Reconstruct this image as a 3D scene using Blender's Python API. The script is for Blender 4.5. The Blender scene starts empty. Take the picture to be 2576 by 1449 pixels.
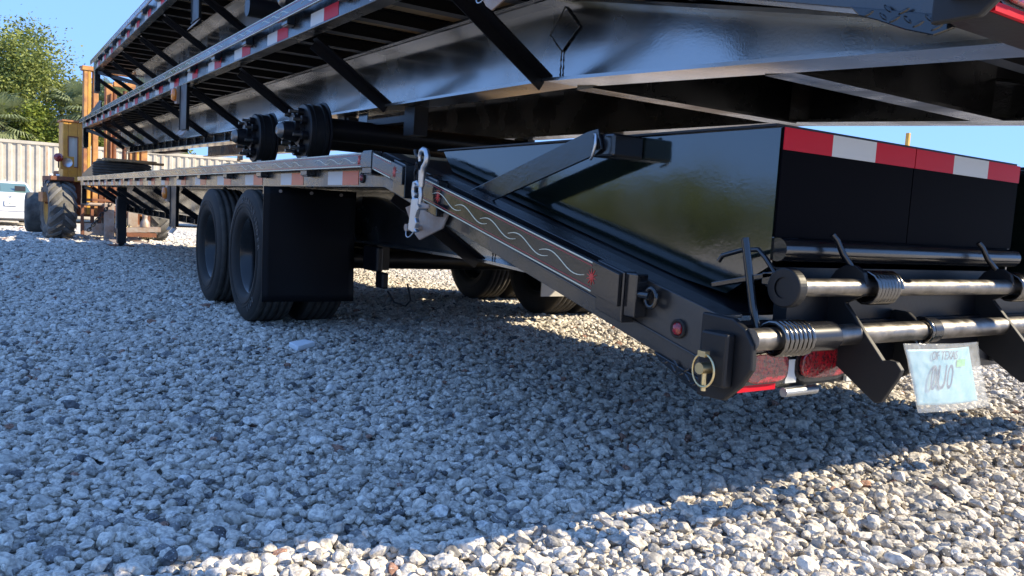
import bpy, math, random
from mathutils import Vector, Matrix, Quaternion
from math import radians, sin, cos, pi
S = bpy.context.scene
COL = S.collection
random.seed(7)

# ------------------------------------------------------------------ camera
# World axes: X across the trailers (to the right), Y along them to the front, Z up.
CX = Vector((0.835741, 0.001905, -0.549121))     # rows of the camera rotation
CY = Vector((-0.546088, 0.107890, -0.830751))
CZ = Vector((0.057662, 0.994161, 0.091208))
CAM = Vector((0, 0, 0.72))
FPX, PCX, PCY = 2002.0, 1288.0, 724.0            # focal length / centre on a 2576 px wide frame
cd = bpy.data.cameras.new('camera'); cam = bpy.data.objects.new('camera', cd); COL.objects.link(cam)
cd.sensor_width = 36; cd.lens = 36 * FPX / 2576; cd.clip_end = 600; cd.clip_start = 0.05
cam.matrix_world = Matrix.Translation(CAM) @ Matrix((CX, CY, CZ)).to_4x4()
S.camera = cam

# ------------------------------------------------------------------ light
SUN = Vector((1.19, -0.87, 1.0)).normalized()    # towards the sun
w = bpy.data.worlds.new('World'); S.world = w; w.use_nodes = True
nt = w.node_tree; nt.nodes.clear()
sky = nt.nodes.new('ShaderNodeTexSky'); sky.sky_type = 'NISHITA'; sky.sun_disc = False
sky.sun_elevation = math.asin(SUN.z); sky.sun_rotation = math.atan2(SUN.x, SUN.y)
sky.air_density = 1.0; sky.dust_density = 0.0; sky.ozone_density = 10.0
bg = nt.nodes.new('ShaderNodeBackground'); bg.inputs['Strength'].default_value = 0.1
ow = nt.nodes.new('ShaderNodeOutputWorld')
sm_ = nt.nodes.new('ShaderNodeVectorMath'); sm_.operation = 'SCALE'; sm_.inputs['Scale'].default_value = .1
gm_ = nt.nodes.new('ShaderNodeGamma'); gm_.inputs['Gamma'].default_value = .18
hs_ = nt.nodes.new('ShaderNodeHueSaturation'); hs_.inputs['Saturation'].default_value = 1.15; hs_.inputs['Value'].default_value = 5.6
nt.links.new(sky.outputs[0], sm_.inputs[0]); nt.links.new(sm_.outputs[0], gm_.inputs[0]); nt.links.new(gm_.outputs[0], hs_.inputs['Color'])
tn_ = nt.nodes.new('ShaderNodeMix'); tn_.data_type = 'RGBA'; tn_.blend_type = 'MULTIPLY'; tn_.inputs['Factor'].default_value = 1; tn_.inputs['B'].default_value = (.375, .62, 1.14, 1)
nt.links.new(hs_.outputs[0], tn_.inputs['A']); nt.links.new(tn_.outputs['Result'], bg.inputs[0]); nt.links.new(bg.outputs[0], ow.inputs[0])
sd = bpy.data.lights.new('sun', 'SUN'); sd.energy = 3.8; sd.angle = radians(0.55); sd.color = (1, 0.86, 0.62)
sun = bpy.data.objects.new('sun', sd); COL.objects.link(sun)
sun.rotation_euler = SUN.to_track_quat('Z', 'Y').to_euler(); sun.location = (6, -6, 8)
vs = S.view_settings; vs.view_transform = 'Standard'; vs.look = 'None'; vs.exposure = 1.43; vs.gamma = 1
vs.use_curve_mapping = False
S.render.engine = 'CYCLES'
try:
    S.cycles.max_bounces = 8; S.cycles.glossy_bounces = 4; S.cycles.transparent_max_bounces = 8
except Exception: pass

# ------------------------------------------------------------------ helpers
def ray(x, y):
    v = Vector((x - PCX, -(y - PCY), -FPX))
    return Vector((CX.dot(v), CY.dot(v), CZ.dot(v)))
def U(x, y, X=None, Y=None, Z=None):
    d = ray(x, y)
    if X is not None: t = (X - CAM.x) / d.x
    elif Y is not None: t = (Y - CAM.y) / d.y
    else: t = (Z - CAM.z) / d.z
    return CAM + d * t
GP = [(8, 0), (10.5, -.012), (12.9, -.07), (15, -.19), (16.5, -.27), (19, -.31), (30, -.57), (36, -.60)]
def ground_z(x, y):
    if y <= GP[0][0]: return 0.0
    for (a, za), (b, zb) in zip(GP, GP[1:]):
        if y <= b: return za + (zb - za) * (y - a) / (b - a)
    return GP[-1][1]

class MB:
    def __init__(s): s.v = []; s.f = []; s.m = []; s.sm = []
    def add(s, vs, fs, m=0, smooth=False):
        o = len(s.v); s.v += [tuple(v) for v in vs]
        for f in fs: s.f.append([o + i for i in f]); s.m.append(m); s.sm.append(smooth)
        return s
    def box(s, a, b, m=0):
        x0, x1 = sorted((a[0], b[0])); y0, y1 = sorted((a[1], b[1])); z0, z1 = sorted((a[2], b[2]))
        return s.add([(x0,y0,z0),(x1,y0,z0),(x1,y1,z0),(x0,y1,z0),(x0,y0,z1),(x1,y0,z1),(x1,y1,z1),(x0,y1,z1)],
              [(0,3,2,1),(4,5,6,7),(0,1,5,4),(1,2,6,5),(2,3,7,6),(3,0,4,7)], m)
    def bar(s, p, q, w, h, up=(0,0,1), m=0):
        p, q = Vector(p), Vector(q); d = (q - p).normalized(); up = Vector(up)
        r = d.cross(up).normalized() * (w / 2); u = r.cross(d).normalized() * (h / 2)
        vs = [p-r-u, p+r-u, p+r+u, p-r+u, q-r-u, q+r-u, q+r+u, q-r+u]
        return s.add(vs, [(0,1,2,3),(7,6,5,4),(0,4,5,1),(1,5,6,2),(2,6,7,3),(3,7,4,0)], m)
    def prismx(s, pts, x0, x1, m=0):          # polygon in (y, z) extruded along x
        n = len(pts); a = sum(pts[i][0]*pts[(i+1)%n][1]-pts[(i+1)%n][0]*pts[i][1] for i in range(n))
        if a < 0: pts = pts[::-1]
        vs = [(x0, y, z) for y, z in pts] + [(x1, y, z) for y, z in pts]
        return s.add(vs, [tuple(range(n-1, -1, -1)), tuple(range(n, 2*n))] + [(i, (i+1) % n, n+(i+1) % n, n+i) for i in range(n)], m)
    def prismz(s, pts, z0, z1, m=0):
        n = len(pts)
        vs = [(x, y, z0) for x, y in pts] + [(x, y, z1) for x, y in pts]
        return s.add(vs, [tuple(range(n-1, -1, -1)), tuple(range(n, 2*n))] + [(i, (i+1) % n, n+(i+1) % n, n+i) for i in range(n)], m)
    def tube(s, pts, r, seg=8, m=0, closed=False, cap=True):
        pts = [Vector(p) for p in pts]; n = len(pts); rings = []
        prev = None
        for i, p in enumerate(pts):
            if closed: d = pts[(i+1) % n] - pts[i-1]
            else: d = pts[min(i+1, n-1)] - pts[max(i-1, 0)]
            d.normalize()
            if prev is None:
                a = Vector((0,0,1)) if abs(d.z) < .9 else Vector((1,0,0))
                u = d.cross(a).normalized()
            else:
                u = (prev - d * prev.dot(d)).normalized()
            prev = u; v = d.cross(u); rr = r[i] if isinstance(r, (list, tuple)) else r
            rings.append([p + u * cos(2*pi*k/seg) * rr + v * sin(2*pi*k/seg) * rr for k in range(seg)])
        vs = [q for R in rings for q in R]; fs = []
        for i in range(n if closed else n - 1):
            a, b = i * seg, ((i + 1) % n) * seg
            for k in range(seg): fs.append((a+k, a+(k+1) % seg, b+(k+1) % seg, b+k))
        s.add(vs, fs, m, True)
        if cap and not closed:
            s.add(rings[0], [tuple(range(seg-1, -1, -1))], m); s.add(rings[-1], [tuple(range(seg))], m)
        return s
    def cyl(s, p, q, r, seg=24, m=0): return s.tube([p, q], r, seg, m)
    def lathex(s, prof, c=(0,0,0), seg=48, m=0, smooth=True):   # prof: (x, radius) about the x axis
        n = len(prof); vs = []
        for k in range(seg):
            a = 2*pi*k/seg
            for x, r in prof: vs.append((c[0]+x, c[1]+r*cos(a), c[2]+r*sin(a)))
        fs = []
        for k in range(seg):
            a, b = k*n, ((k+1) % seg)*n
            for i in range(n-1): fs.append((a+i, a+i+1, b+i+1, b+i))
        return s.add(vs, fs, m, smooth)
    def build(s, name, mats, parent=None, loc=None, bevel=0, rot=None, auto=True):
        me = bpy.data.meshes.new(name); me.from_pydata(s.v, [], s.f)
        if not isinstance(mats, (list, tuple)): mats = [mats]
        for m in mats: me.materials.append(m)
        me.polygons.foreach_set('material_index', s.m); me.polygons.foreach_set('use_smooth', s.sm)
        me.update()
        o = bpy.data.objects.new(name, me); COL.objects.link(o)
        if parent is not None: o.parent = parent
        if loc is not None: o.location = loc
        if rot is not None: o.rotation_euler = rot
        if bevel:
            b = o.modifiers.new('bevel', 'BEVEL'); b.width = bevel; b.segments = 2; b.limit_method = 'ANGLE'; b.angle_limit = radians(40)
            b.harden_normals = False
        return o

def empty(name, loc=(0,0,0), rot=(0,0,0), parent=None):
    o = bpy.data.objects.new(name, None); COL.objects.link(o); o.location = loc; o.rotation_euler = rot
    o.empty_display_size = .2
    if parent is not None: o.parent = parent
    return o
def tag(o, label, cat, group=None):
    o['label'] = label; o['category'] = cat
    if group: o['group'] = group
    return o
def kids(o): return [c for c in bpy.data.objects if c.parent == o]
def copy_tree(o, parent=None):
    c = o.copy(); COL.objects.link(c)
    if parent is not None: c.parent = parent
    for ch in kids(o): copy_tree(ch, c)
    return c

# ------------------------------------------------------------------ materials
def mat(name, color, rough=.5, metal=0, spec=.5, coat=0, bump=None, var=None, ior=1.5, dirt=None, coatr=.03, trans=0, alpha=1):
    m = bpy.data.materials.new(name); m.use_nodes = True; n = m.node_tree; N = n.nodes; L = n.links
    b = N['Principled BSDF']; b.inputs['Base Color'].default_value = (*color, 1); b.inputs['Roughness'].default_value = rough
    b.inputs['Metallic'].default_value = metal; b.inputs['Specular IOR Level'].default_value = spec
    b.inputs['IOR'].default_value = ior; b.inputs['Coat Weight'].default_value = coat; b.inputs['Coat Roughness'].default_value = coatr
    b.inputs['Transmission Weight'].default_value = trans; b.inputs['Alpha'].default_value = alpha
    tc = N.new('ShaderNodeTexCoord')
    if var:   # (scale, amount, color2)
        nz = N.new('ShaderNodeTexNoise'); nz.inputs['Scale'].default_value = var[0]; nz.inputs['Detail'].default_value = 6
        nz.inputs['Roughness'].default_value = .65
        L.new(tc.outputs['Object'], nz.inputs['Vector'])
        cr = N.new('ShaderNodeValToRGB'); cr.color_ramp.elements[0].position = .5 - var[1]; cr.color_ramp.elements[1].position = .5 + var[1]
        cr.color_ramp.elements[0].color = (*color, 1); cr.color_ramp.elements[1].color = (*var[2], 1)
        L.new(nz.outputs['Fac'], cr.inputs['Fac']); L.new(cr.outputs['Color'], b.inputs['Base Color'])
    if dirt:  # dusty patches changing roughness: (scale, rough2)
        nz = N.new('ShaderNodeTexNoise'); nz.inputs['Scale'].default_value = dirt[0]; nz.inputs['Detail'].default_value = 8
        L.new(tc.outputs['Object'], nz.inputs['Vector'])
        mr = N.new('ShaderNodeMapRange'); mr.inputs['From Min'].default_value = .42; mr.inputs['From Max'].default_value = .68
        mr.inputs['To Min'].default_value = rough; mr.inputs['To Max'].default_value = dirt[1]
        L.new(nz.outputs['Fac'], mr.inputs['Value']); L.new(mr.outputs[0], b.inputs['Roughness'])
    if bump:  # list of (scale, strength, distance)
        prev = None
        for sc, st, di in bump:
            nz = N.new('ShaderNodeTexNoise'); nz.inputs['Scale'].default_value = sc; nz.inputs['Detail'].default_value = 3
            L.new(tc.outputs['Object'], nz.inputs['Vector'])
            bp = N.new('ShaderNodeBump'); bp.inputs['Strength'].default_value = st; bp.inputs['Distance'].default_value = di
            L.new(nz.outputs['Fac'], bp.inputs['Height'])
            if prev: L.new(prev.outputs[0], bp.inputs['Normal'])
            prev = bp
        L.new(prev.outputs[0], b.inputs['Normal'])
    return m
M = {}
M['paint'] = mat('black_gloss_paint', (.007,.008,.010), .12, ior=1.6, spec=.55, bump=[(90, .12, .002), (3, .12, .02)], dirt=(2.2, .30))
M['paint_rail'] = mat('black_rail_paint', (.009,.009,.010), .2, ior=1.7, spec=.6, bump=[(120, .2, .002), (9, .25, .01)], dirt=(3, .4))
M['panel'] = mat('black_mirror_paint', (.005,.009,.007), .06, ior=1.8, spec=.65, bump=[(110, .07, .0012), (2.0, .14, .02)], dirt=(3, .14))
M['paint_beam'] = mat('black_dusty_paint', (.012,.013,.014), .17, ior=2.2, spec=1, coat=.6, coatr=.1, bump=[(120, .16, .002), (1.6, .15, .03)], dirt=(1.8, .42))
M['back_panel'] = mat('shaded_black_panel', (.0015,.0015,.003), .6, spec=.03)  # black paint, darkened further so its colour carries the overhang's shade
M['paint_flat'] = mat('black_satin_paint', (.006,.006,.008), .38, spec=.35, bump=[(60, .2, .002)])
M['plate'] = mat('black_plate', (.009,.0095,.011), .42, spec=.35, bump=[(150, .15, .001)], dirt=(6, .55))
M['rubber'] = mat('tyre_rubber', (.013,.0125,.012), .7, spec=.3, bump=[(70, .3, .003)], var=(5, .2, (.024,.022,.020)))
M['rubber_dusty'] = mat('dusty_rubber', (.035,.034,.033), .85, bump=[(40, .3, .004)], var=(4, .2, (.16,.15,.13)))
M['lug'] = mat('dusty_lug', (.20,.19,.17), .9, var=(5, .2, (.10,.095,.09)), bump=[(30, .5, .006)])
M['flap'] = mat('mudflap_rubber', (.004,.0045,.006), .5, spec=.15, bump=[(30, .1, .002)])
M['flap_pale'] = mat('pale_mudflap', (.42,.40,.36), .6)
M['rim'] = mat('rim_black', (.008,.009,.010), .22, spec=.45)
M['steel'] = mat('bare_steel', (.27,.255,.24), .36, metal=1, bump=[(60, .35, .002)], var=(22, .22, (.13,.12,.11)), dirt=(26, .55))
M['chrome'] = mat('zinc_plate', (.48,.50,.52), .36, metal=1, bump=[(50, .2, .002)])
M['gold'] = mat('zinc_yellow', (.62,.52,.30), .32, metal=1)
M['spring'] = mat('spring_steel', (.17,.165,.16), .22, metal=1)
M['red'] = mat('red_lens', (.30,.004,.010), .15, coat=1, bump=[(130, .8, .004)], var=(110, .08, (.10,.001,.004)))
M['amber'] = mat('amber_lens', (.75,.22,.02), .15, coat=1, bump=[(100, .4, .003)])
M['tape_w'] = mat('reflective_white', (.52,.53,.52), .35, spec=.25, bump=[(400, .3, .001)])
M['tape_r'] = mat('reflective_red', (.46,.006,.018), .4, spec=.15, bump=[(400, .3, .001)])
M['tape_o'] = mat('reflective_orange_red', (.60,.11,.05), .3, spec=.3, bump=[(400, .3, .001)])
M['pin_w'] = mat('pinstripe_cream', (.62,.62,.48), .3)
M['pin_r'] = mat('pinstripe_red', (.32,.03,.04), .3)
M['star'] = mat('star_red', (.55,.05,.04), .35)
M['wood'] = mat('deck_wood', (.50,.36,.21), .75, bump=[(30, .3, .004)], var=(9, .2, (.36,.24,.13)))
M['yellow'] = mat('forklift_yellow', (.60,.33,.05), .5, var=(3, .12, (.45,.22,.04)), bump=[(40, .2, .003)])
M['rusty'] = mat('rusty_orange', (.50,.25,.07), .7, var=(4, .12, (.28,.11,.05)), bump=[(30, .4, .004)])
M['rust'] = mat('rust', (.22,.085,.04), .85, var=(6, .15, (.12,.05,.03)), bump=[(40, .5, .005)])
M['worn'] = mat('worn_steel', (.38,.35,.32), .55, metal=.3, var=(5, .15, (.30,.20,.14)), bump=[(30, .3, .003)])
M['glass'] = mat('glass', (.45,.52,.50), .05, spec=.8, coat=.5)
M['white'] = mat('white_car_paint', (.78,.79,.80), .2, coat=1)
M['dark'] = mat('dark_plastic', (.02,.02,.022), .5)
M['plate_white'] = mat('licence_plate_white', (.75,.77,.75), .4)
M['green_ink'] = mat('plate_green', (.05,.22,.10), .5)
M['orange_ink'] = mat('plate_orange', (.8,.25,.03), .5)
M['blue'] = mat('blue_panel', (.03,.10,.42), .5)
M['foam'] = mat('white_foam', (.75,.78,.80), .7)
M['sleeve'] = mat('black_sleeve', (.010,.010,.012), .25, spec=.6)

# gravel stone
def gravel_mat(name, inst=True):
    m = bpy.data.materials.new(name); m.use_nodes = True; n = m.node_tree; N = n.nodes; L = n.links
    b = N['Principled BSDF']; b.inputs['Roughness'].default_value = .85; b.inputs['Specular IOR Level'].default_value = .25
    tc = N.new('ShaderNodeTexCoord'); geo = N.new('ShaderNodeNewGeometry')
    cr = N.new('ShaderNodeValToRGB'); cr.color_ramp.interpolation = 'LINEAR'
    E = cr.color_ramp.elements
    E[0].position = 0; E[0].color = (.10,.10,.105,1); E[1].position = 1; E[1].color = (.70,.68,.64,1)
    for p, c in ((.05,(.24,.235,.23,1)), (.14,(.46,.43,.38,1)), (.5,(.61,.56,.49,1)), (.80,(.69,.635,.555,1)), (.93,(.74,.68,.59,1))):
        e = E.new(p); e.color = c
    if inst:
        oi = N.new('ShaderNodeAttribute'); oi.attribute_type = 'INSTANCER'; oi.attribute_name = 'rnd'; L.new(oi.outputs['Fac'], cr.inputs['Fac']); rnd = oi.outputs['Fac']
        vec = tc.outputs['Object']; sc = 1.0
    else:
        vo = N.new('ShaderNodeTexVoronoi'); vo.inputs['Scale'].default_value = 30; L.new(tc.outputs['Object'], vo.inputs['Vector'])
        sp = N.new('ShaderNodeSeparateColor'); L.new(vo.outputs['Color'], sp.inputs[0]); L.new(sp.outputs[0], cr.inputs['Fac']); rnd = sp.outputs[1]
        vec = tc.outputs['Object']
    # reddish and tan odd stones
    wn = N.new('ShaderNodeTexWhiteNoise'); wn.noise_dimensions = '1D'; L.new(rnd, wn.inputs['W'])
    odd = N.new('ShaderNodeValToRGB'); odd.color_ramp.interpolation = 'CONSTANT'
    o = odd.color_ramp.elements; o[0].position = 0; o[0].color = (0,0,0,1); o[1].position = .991; o[1].color = (1,1,1,1)
    L.new(wn.outputs['Value'], odd.inputs['Fac'])
    mx = N.new('ShaderNodeMix'); mx.data_type = 'RGBA'; L.new(odd.outputs['Color'], mx.inputs['Factor'])
    L.new(cr.outputs['Color'], mx.inputs['A']); mx.inputs['B'].default_value = (.33,.19,.14,1)
    # warm/cool tint
    # speckles
    nz = N.new('ShaderNodeTexNoise'); nz.inputs['Scale'].default_value = 2.2 if inst else 60; nz.inputs['Detail'].default_value = 5
    if inst:
        ad = N.new('ShaderNodeVectorMath'); ad.operation = 'ADD'; cb = N.new('ShaderNodeCombineXYZ')
        ml = N.new('ShaderNodeMath'); ml.operation = 'MULTIPLY'; ml.inputs[1].default_value = 50; L.new(rnd, ml.inputs[0])
        L.new(ml.outputs[0], cb.inputs[0]); L.new(ml.outputs[0], cb.inputs[1])
        L.new(vec, ad.inputs[0]); L.new(cb.outputs[0], ad.inputs[1]); vec = ad.outputs[0]
    L.new(vec, nz.inputs['Vector'])
    r2 = N.new('ShaderNodeValToRGB'); e = r2.color_ramp.elements
    e[0].position = .38; e[0].color = (.62,.62,.63,1); e[1].position = .60; e[1].color = (1.12,1.11,1.08,1)
    L.new(nz.outputs['Fac'], r2.inputs['Fac'])
    m2 = N.new('ShaderNodeMix'); m2.data_type = 'RGBA'; m2.blend_type = 'MULTIPLY'; m2.inputs['Factor'].default_value = 1
    L.new(mx.outputs['Result'], m2.inputs['A']); L.new(r2.outputs['Color'], m2.inputs['B'])
    vs_ = N.new('ShaderNodeTexVoronoi'); vs_.inputs['Scale'].default_value = 3.2 if inst else 90; L.new(vec, vs_.inputs['Vector'])
    r3 = N.new('ShaderNodeValToRGB'); e = r3.color_ramp.elements
    e[0].position = .16; e[0].color = (1,1,1,1); e[1].position = .24; e[1].color = (0,0,0,1)
    L.new(vs_.outputs['Distance'], r3.inputs['Fac'])
    m3 = N.new('ShaderNodeMix'); m3.data_type = 'RGBA'; m3.inputs['B'].default_value = (.66,.65,.62,1)
    mf = N.new('ShaderNodeMath'); mf.operation = 'MULTIPLY'; mf.inputs[1].default_value = .55; L.new(r3.outputs['Color'], mf.inputs[0])
    L.new(mf.outputs[0], m3.inputs['Factor']); L.new(m2.outputs['Result'], m3.inputs['A'])
    L.new(m3.outputs['Result'], b.inputs['Base Color'])
    bp = N.new('ShaderNodeBump'); bp.inputs['Strength'].default_value = .7; bp.inputs['Distance'].default_value = .0025 if inst else .012
    nb = N.new('ShaderNodeTexNoise'); nb.inputs['Scale'].default_value = 3.5 if inst else 70; nb.inputs['Detail'].default_value = 5
    L.new(vec, nb.inputs['Vector'])
    if inst: L.new(nb.outputs['Fac'], bp.inputs['Height'])
    else:
        iv = N.new('ShaderNodeMath'); iv.operation = 'SUBTRACT'; iv.inputs[0].default_value = 1; L.new(vo.outputs['Distance'], iv.inputs[1])
        ad2 = N.new('ShaderNodeMath'); ad2.operation = 'ADD'; L.new(iv.outputs[0], ad2.inputs[0]); L.new(nb.outputs['Fac'], ad2.inputs[1])
        L.new(ad2.outputs[0], bp.inputs['Height']); bp.inputs['Strength'].default_value = 1
    L.new(bp.outputs[0], b.inputs['Normal'])
    return m
M['stone'] = gravel_mat('limestone_gravel', True)
M['grass'] = mat('dark_grass', (.035,.050,.018), .9, var=(1.5, .2, (.07,.08,.03)), bump=[(60, .6, .02)])
M['stone_far'] = gravel_mat('limestone_gravel_ground', False)

# ------------------------------------------------------------------ ground
def make_ground():
    mb = MB(); ys = [-40, -20, -8, -3, 0, 2, 4, 6, 8, 9.2, 10.5, 11.7, 12.9, 14, 15, 15.8, 16.5, 17.7, 19, 24, 28, 32, 36, 45, 70, 120, 250, 500]
    xs = [-300, -100, -40, -15, -6, -3, 0, 3, 6, 12, 25, 50, 120, 300]
    vs = [(x, y, ground_z(x, y) - .012) for y in ys for x in xs]; nx = len(xs); fs = []
    for j in range(len(ys) - 1):
        for i in range(nx - 1): a = j*nx + i; fs.append((a, a+1, a+nx+1, a+nx))
    mb.add(vs, fs, 0, True)
    o = mb.build('ground', M['stone_far']); o['kind'] = 'structure'
make_ground()
for a, b in (((-12, -40), (-2.8, 27)), ((-120, -60), (-15.5, 34))):
    o = MB().add([(a[0], a[1], .002), (b[0], a[1], .002), (b[0], b[1], ground_z(0, b[1])+.002), (a[0], b[1], ground_z(0, b[1])+.002)], [(0,1,2,3)]).build('grass_verge', M['grass']); o['kind'] = 'structure'

def make_stone(seed):
    import bmesh
    rnd = random.Random(seed); bm = bmesh.new(); bmesh.ops.create_icosphere(bm, subdivisions=3, radius=1)
    sx, sy, sz = rnd.uniform(.8,1.3), rnd.uniform(.7,1.0), rnd.uniform(.5,.8)
    planes = []
    for _ in range(11):
        n = Vector((rnd.gauss(0,1), rnd.gauss(0,1), rnd.gauss(0,1))).normalized(); planes.append((n, rnd.uniform(.50,.88)))
    from mathutils import noise
    off = Vector((seed*7.3, seed*3.1, seed))
    for v in bm.verts:
        p = v.co.copy()
        for n, d in planes:
            t = p.dot(n)
            if t > d: p -= n * (t - d) * .97
        p += p.normalized() * (noise.noise(p*1.6 + off) * .07 + noise.noise(p*4.5 + off) * .05)
        v.co = Vector((p.x*sx, p.y*sy, p.z*sz))
    me = bpy.data.meshes.new('gravel_stone'); bm.to_mesh(me); bm.free()
    for p in me.polygons: p.use_smooth = False
    me.materials.append(M['stone'])
    return bpy.data.objects.new('gravel_stone_shape', me)      # only a shape for the nodes below, not linked
shapes = [make_stone(i) for i in range(12)]

def make_gravel():
    rnd = random.Random(3); P = []; SC = []; RT = []; ID = []
    def inside(x, y):   # part of the ground the photograph's surroundings need
        return True
    bands = [(0.7, 4.2, .0200, 2, .0160), (4.2, 8.5, .024, 1, .0180), (8.5, 14, .035, 1, .023), (14, 30, .085, 1, .048)]
    for y0, y1, st, layers, r0 in bands:
        for L_ in range(layers):
            y = y0
            while y < y1:
                xl = -1.1 - .12*y if y < 5 else -.6 - .02*y
                xr = 2.8 + 1.6 * y
                if y > 14: xr = min(xr, 12)
                x = xl
                while x < xr:
                    px = x + rnd.uniform(-.5,.5)*st; py = y + rnd.uniform(-.5,.5)*st
                    k = rnd.random(); s = r0 * (rnd.uniform(.35,.62) if k < .22 else rnd.uniform(.62,1.05) if k < .76 else rnd.uniform(1.0,1.5) if k < .965 else rnd.uniform(1.5, 2.1))
                    if L_ == 1:
                        if rnd.random() < .62:
                            x += st * 1.0; continue
                        z = rnd.uniform(.008, .020)
                    else: z = rnd.uniform(-.008, .006)
                    P.append((px, py, ground_z(px, py) + z - .004)); SC.append(s)
                    RT += [rnd.uniform(-.45,.45), rnd.uniform(-.45,.45), rnd.uniform(0, 6.28)]
                    ID.append(rnd.randrange(len(shapes)))
                    x += st
                y += st
    me = bpy.data.meshes.new('gravel'); me.from_pydata(P, [], [])
    a = me.attributes.new('sc', 'FLOAT', 'POINT'); a.data.foreach_set('value', SC)
    a = me.attributes.new('rt', 'FLOAT_VECTOR', 'POINT'); a.data.foreach_set('vector', RT)
    a = me.attributes.new('idx', 'INT', 'POINT'); a.data.foreach_set('value', ID)
    a = me.attributes.new('rnd', 'FLOAT', 'POINT'); a.data.foreach_set('value', [rnd.random() for _ in P])
    me.materials.append(M['stone'])
    o = bpy.data.objects.new('gravel', me); COL.objects.link(o); o['kind'] = 'stuff'
    g = bpy.data.node_groups.new('gravel', 'GeometryNodeTree')
    g.interface.new_socket('Geometry', in_out='INPUT', socket_type='NodeSocketGeometry')
    g.interface.new_socket('Geometry', in_out='OUTPUT', socket_type='NodeSocketGeometry')
    N = g.nodes; L = g.links; gi = N.new('NodeGroupInput'); go = N.new('NodeGroupOutput')
    ip = N.new('GeometryNodeInstanceOnPoints'); gti = N.new('GeometryNodeGeometryToInstance')
    for sh in reversed(shapes):
        ob = N.new('GeometryNodeObjectInfo'); ob.inputs['Object'].default_value = sh; ob.inputs['As Instance'].default_value = False
        L.new(ob.outputs['Geometry'], gti.inputs[0])
    L.new(gi.outputs[0], ip.inputs['Points']); L.new(gti.outputs[0], ip.inputs['Instance'])
    ip.inputs['Pick Instance'].default_value = True
    def attr(nm, ty):
        n = N.new('GeometryNodeInputNamedAttribute'); n.data_type = ty; n.inputs['Name'].default_value = nm; return n.outputs['Attribute']
    L.new(attr('idx', 'INT'), ip.inputs['Instance Index'])
    er = N.new('FunctionNodeEulerToRotation'); L.new(attr('rt', 'FLOAT_VECTOR'), er.inputs[0]); L.new(er.outputs[0], ip.inputs['Rotation'])
    L.new(attr('sc', 'FLOAT'), ip.inputs['Scale'])
    L.new(ip.outputs[0], go.inputs[0])
    md = o.modifiers.new('gravel', 'NODES'); md.node_group = g
    print('gravel stones', len(P))
make_gravel()
# ------------------------------------------------------------------ trailers
XC = 2.57                                   # centre line of the stack
def mx(x): return 2*XC - x                  # mirrored side
YF, YK, YT = 15.35, 2.92, 1.16              # deck front, start of the dovetail, tail
SL = (.93 - .54) / (YK - 1.18)              # dovetail slope of the top line
def dtop(y): return .935 if y >= YK else .935 - (YK - y) * .228
def dbot(y): return .80 if y >= YK else .80 - (YK - y) * .240

def rail_mesh(side):
    s = 1 if side == 'L' else -1; fx = (lambda x: x) if side == 'L' else mx
    mb = MB()
    def strip(pts_out, x0, x1):               # pts: polygon in y,z
        mb.prismx(pts_out, *sorted((fx(x0), fx(x1))))
    ym = [YF, YK, YT]
    web = [(y, dtop(y)) for y in ym] + [(y, dbot(y)) for y in reversed(ym)]
    strip(web, 1.300, 1.308)
    rd = [YK-.02, YT+.02]
    strip([(y, dbot(y)+.046) for y in rd] + [(y, dbot(y)+.040) for y in reversed(rd)], 1.2965, 1.2999)
    strip([(y, dbot(y)) for y in ym] + [(y, dbot(y) + .008) for y in reversed(ym)], 1.308, 1.372)
    strip([(y, dtop(y)) for y in ym] + [(y, dtop(y) - .008) for y in reversed(ym)], 1.308, 1.372)
    return mb
def wave_ribbon(mb, y0, y1, x, zf, amp, w=.0035, ph=0):
    pts = []
    for i in range(15):
        t = i / 14; y = y0 + (y1 - y0) * t
        pts.append((y, zf(y) + amp * sin(t * 2*pi*.95 + ph)))
    for i in range(14):
        (a, b), (c, d) = pts[i], pts[i+1]; k = w * (.4 + .6*sin(pi*(i+.5)/14)) / 2
        mb.prismx([(a, b-k), (c, d-k), (c, d+k), (a, b+k)], x - .0012, x)
def star(mb, y, z, x, r):
    for k in range(5):
        a = pi/10 + k*pi/5*1.0; dy, dz = cos(a)*r, sin(a)*r; w = r*.10; ny, nz = -sin(a)*w, cos(a)*w
        mb.prismx([(y-dy, z-dz), (y+ny, z+nz), (y+dy, z+dz), (y-ny, z-nz)], x - .0012 - k*.0002, x)

def rub_rail(parent, y0, y1, zf, h, seglen, starend=(), lines=True, x=1.245):
    mb = MB(); mb.prismx([(y0, zf(y0)), (y1, zf(y1)), (y1, zf(y1)-h), (y0, zf(y0)-h)], x, x+.011)
    o = mb.build('rub_rail', M['paint'], parent, bevel=.0015)
    a, b = max(y0, y1), min(y0, y1)
    pc = MB(); pr = MB()
    for off, t, mbx in ((.002, .0032, pc), (h-.0055, .0032, pc), (.010, .0022, pr), (h-.0125, .0022, pr)):
        mbx.prismx([(a-.02, zf(a-.02)-off), (b+.10, zf(b+.10)-off), (b+.10, zf(b+.10)-off-t), (a-.02, zf(a-.02)-off-t)], x-.0012, x)
    y = b + .13; i = 0
    while y + seglen < a - .05:
        wave_ribbon(pc, y + seglen, y, x, lambda q: zf(q) - h/2, h*.17, .0030 if a < 3 else .0026)
        i += 1; y += seglen * .80
        if lines and i % 3 == 0: y += seglen * .9
    if lines and b > 2.9:
        pass
    pc.build('pinstripe', M['pin_w'], o); pr.build('pinstripe', M['pin_r'], o)
    for ys in starend:
        sm = MB(); star(sm, ys, zf(ys) - h/2, x, .021); sm.build('star_mark', M['star'], o)
    return o

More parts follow.
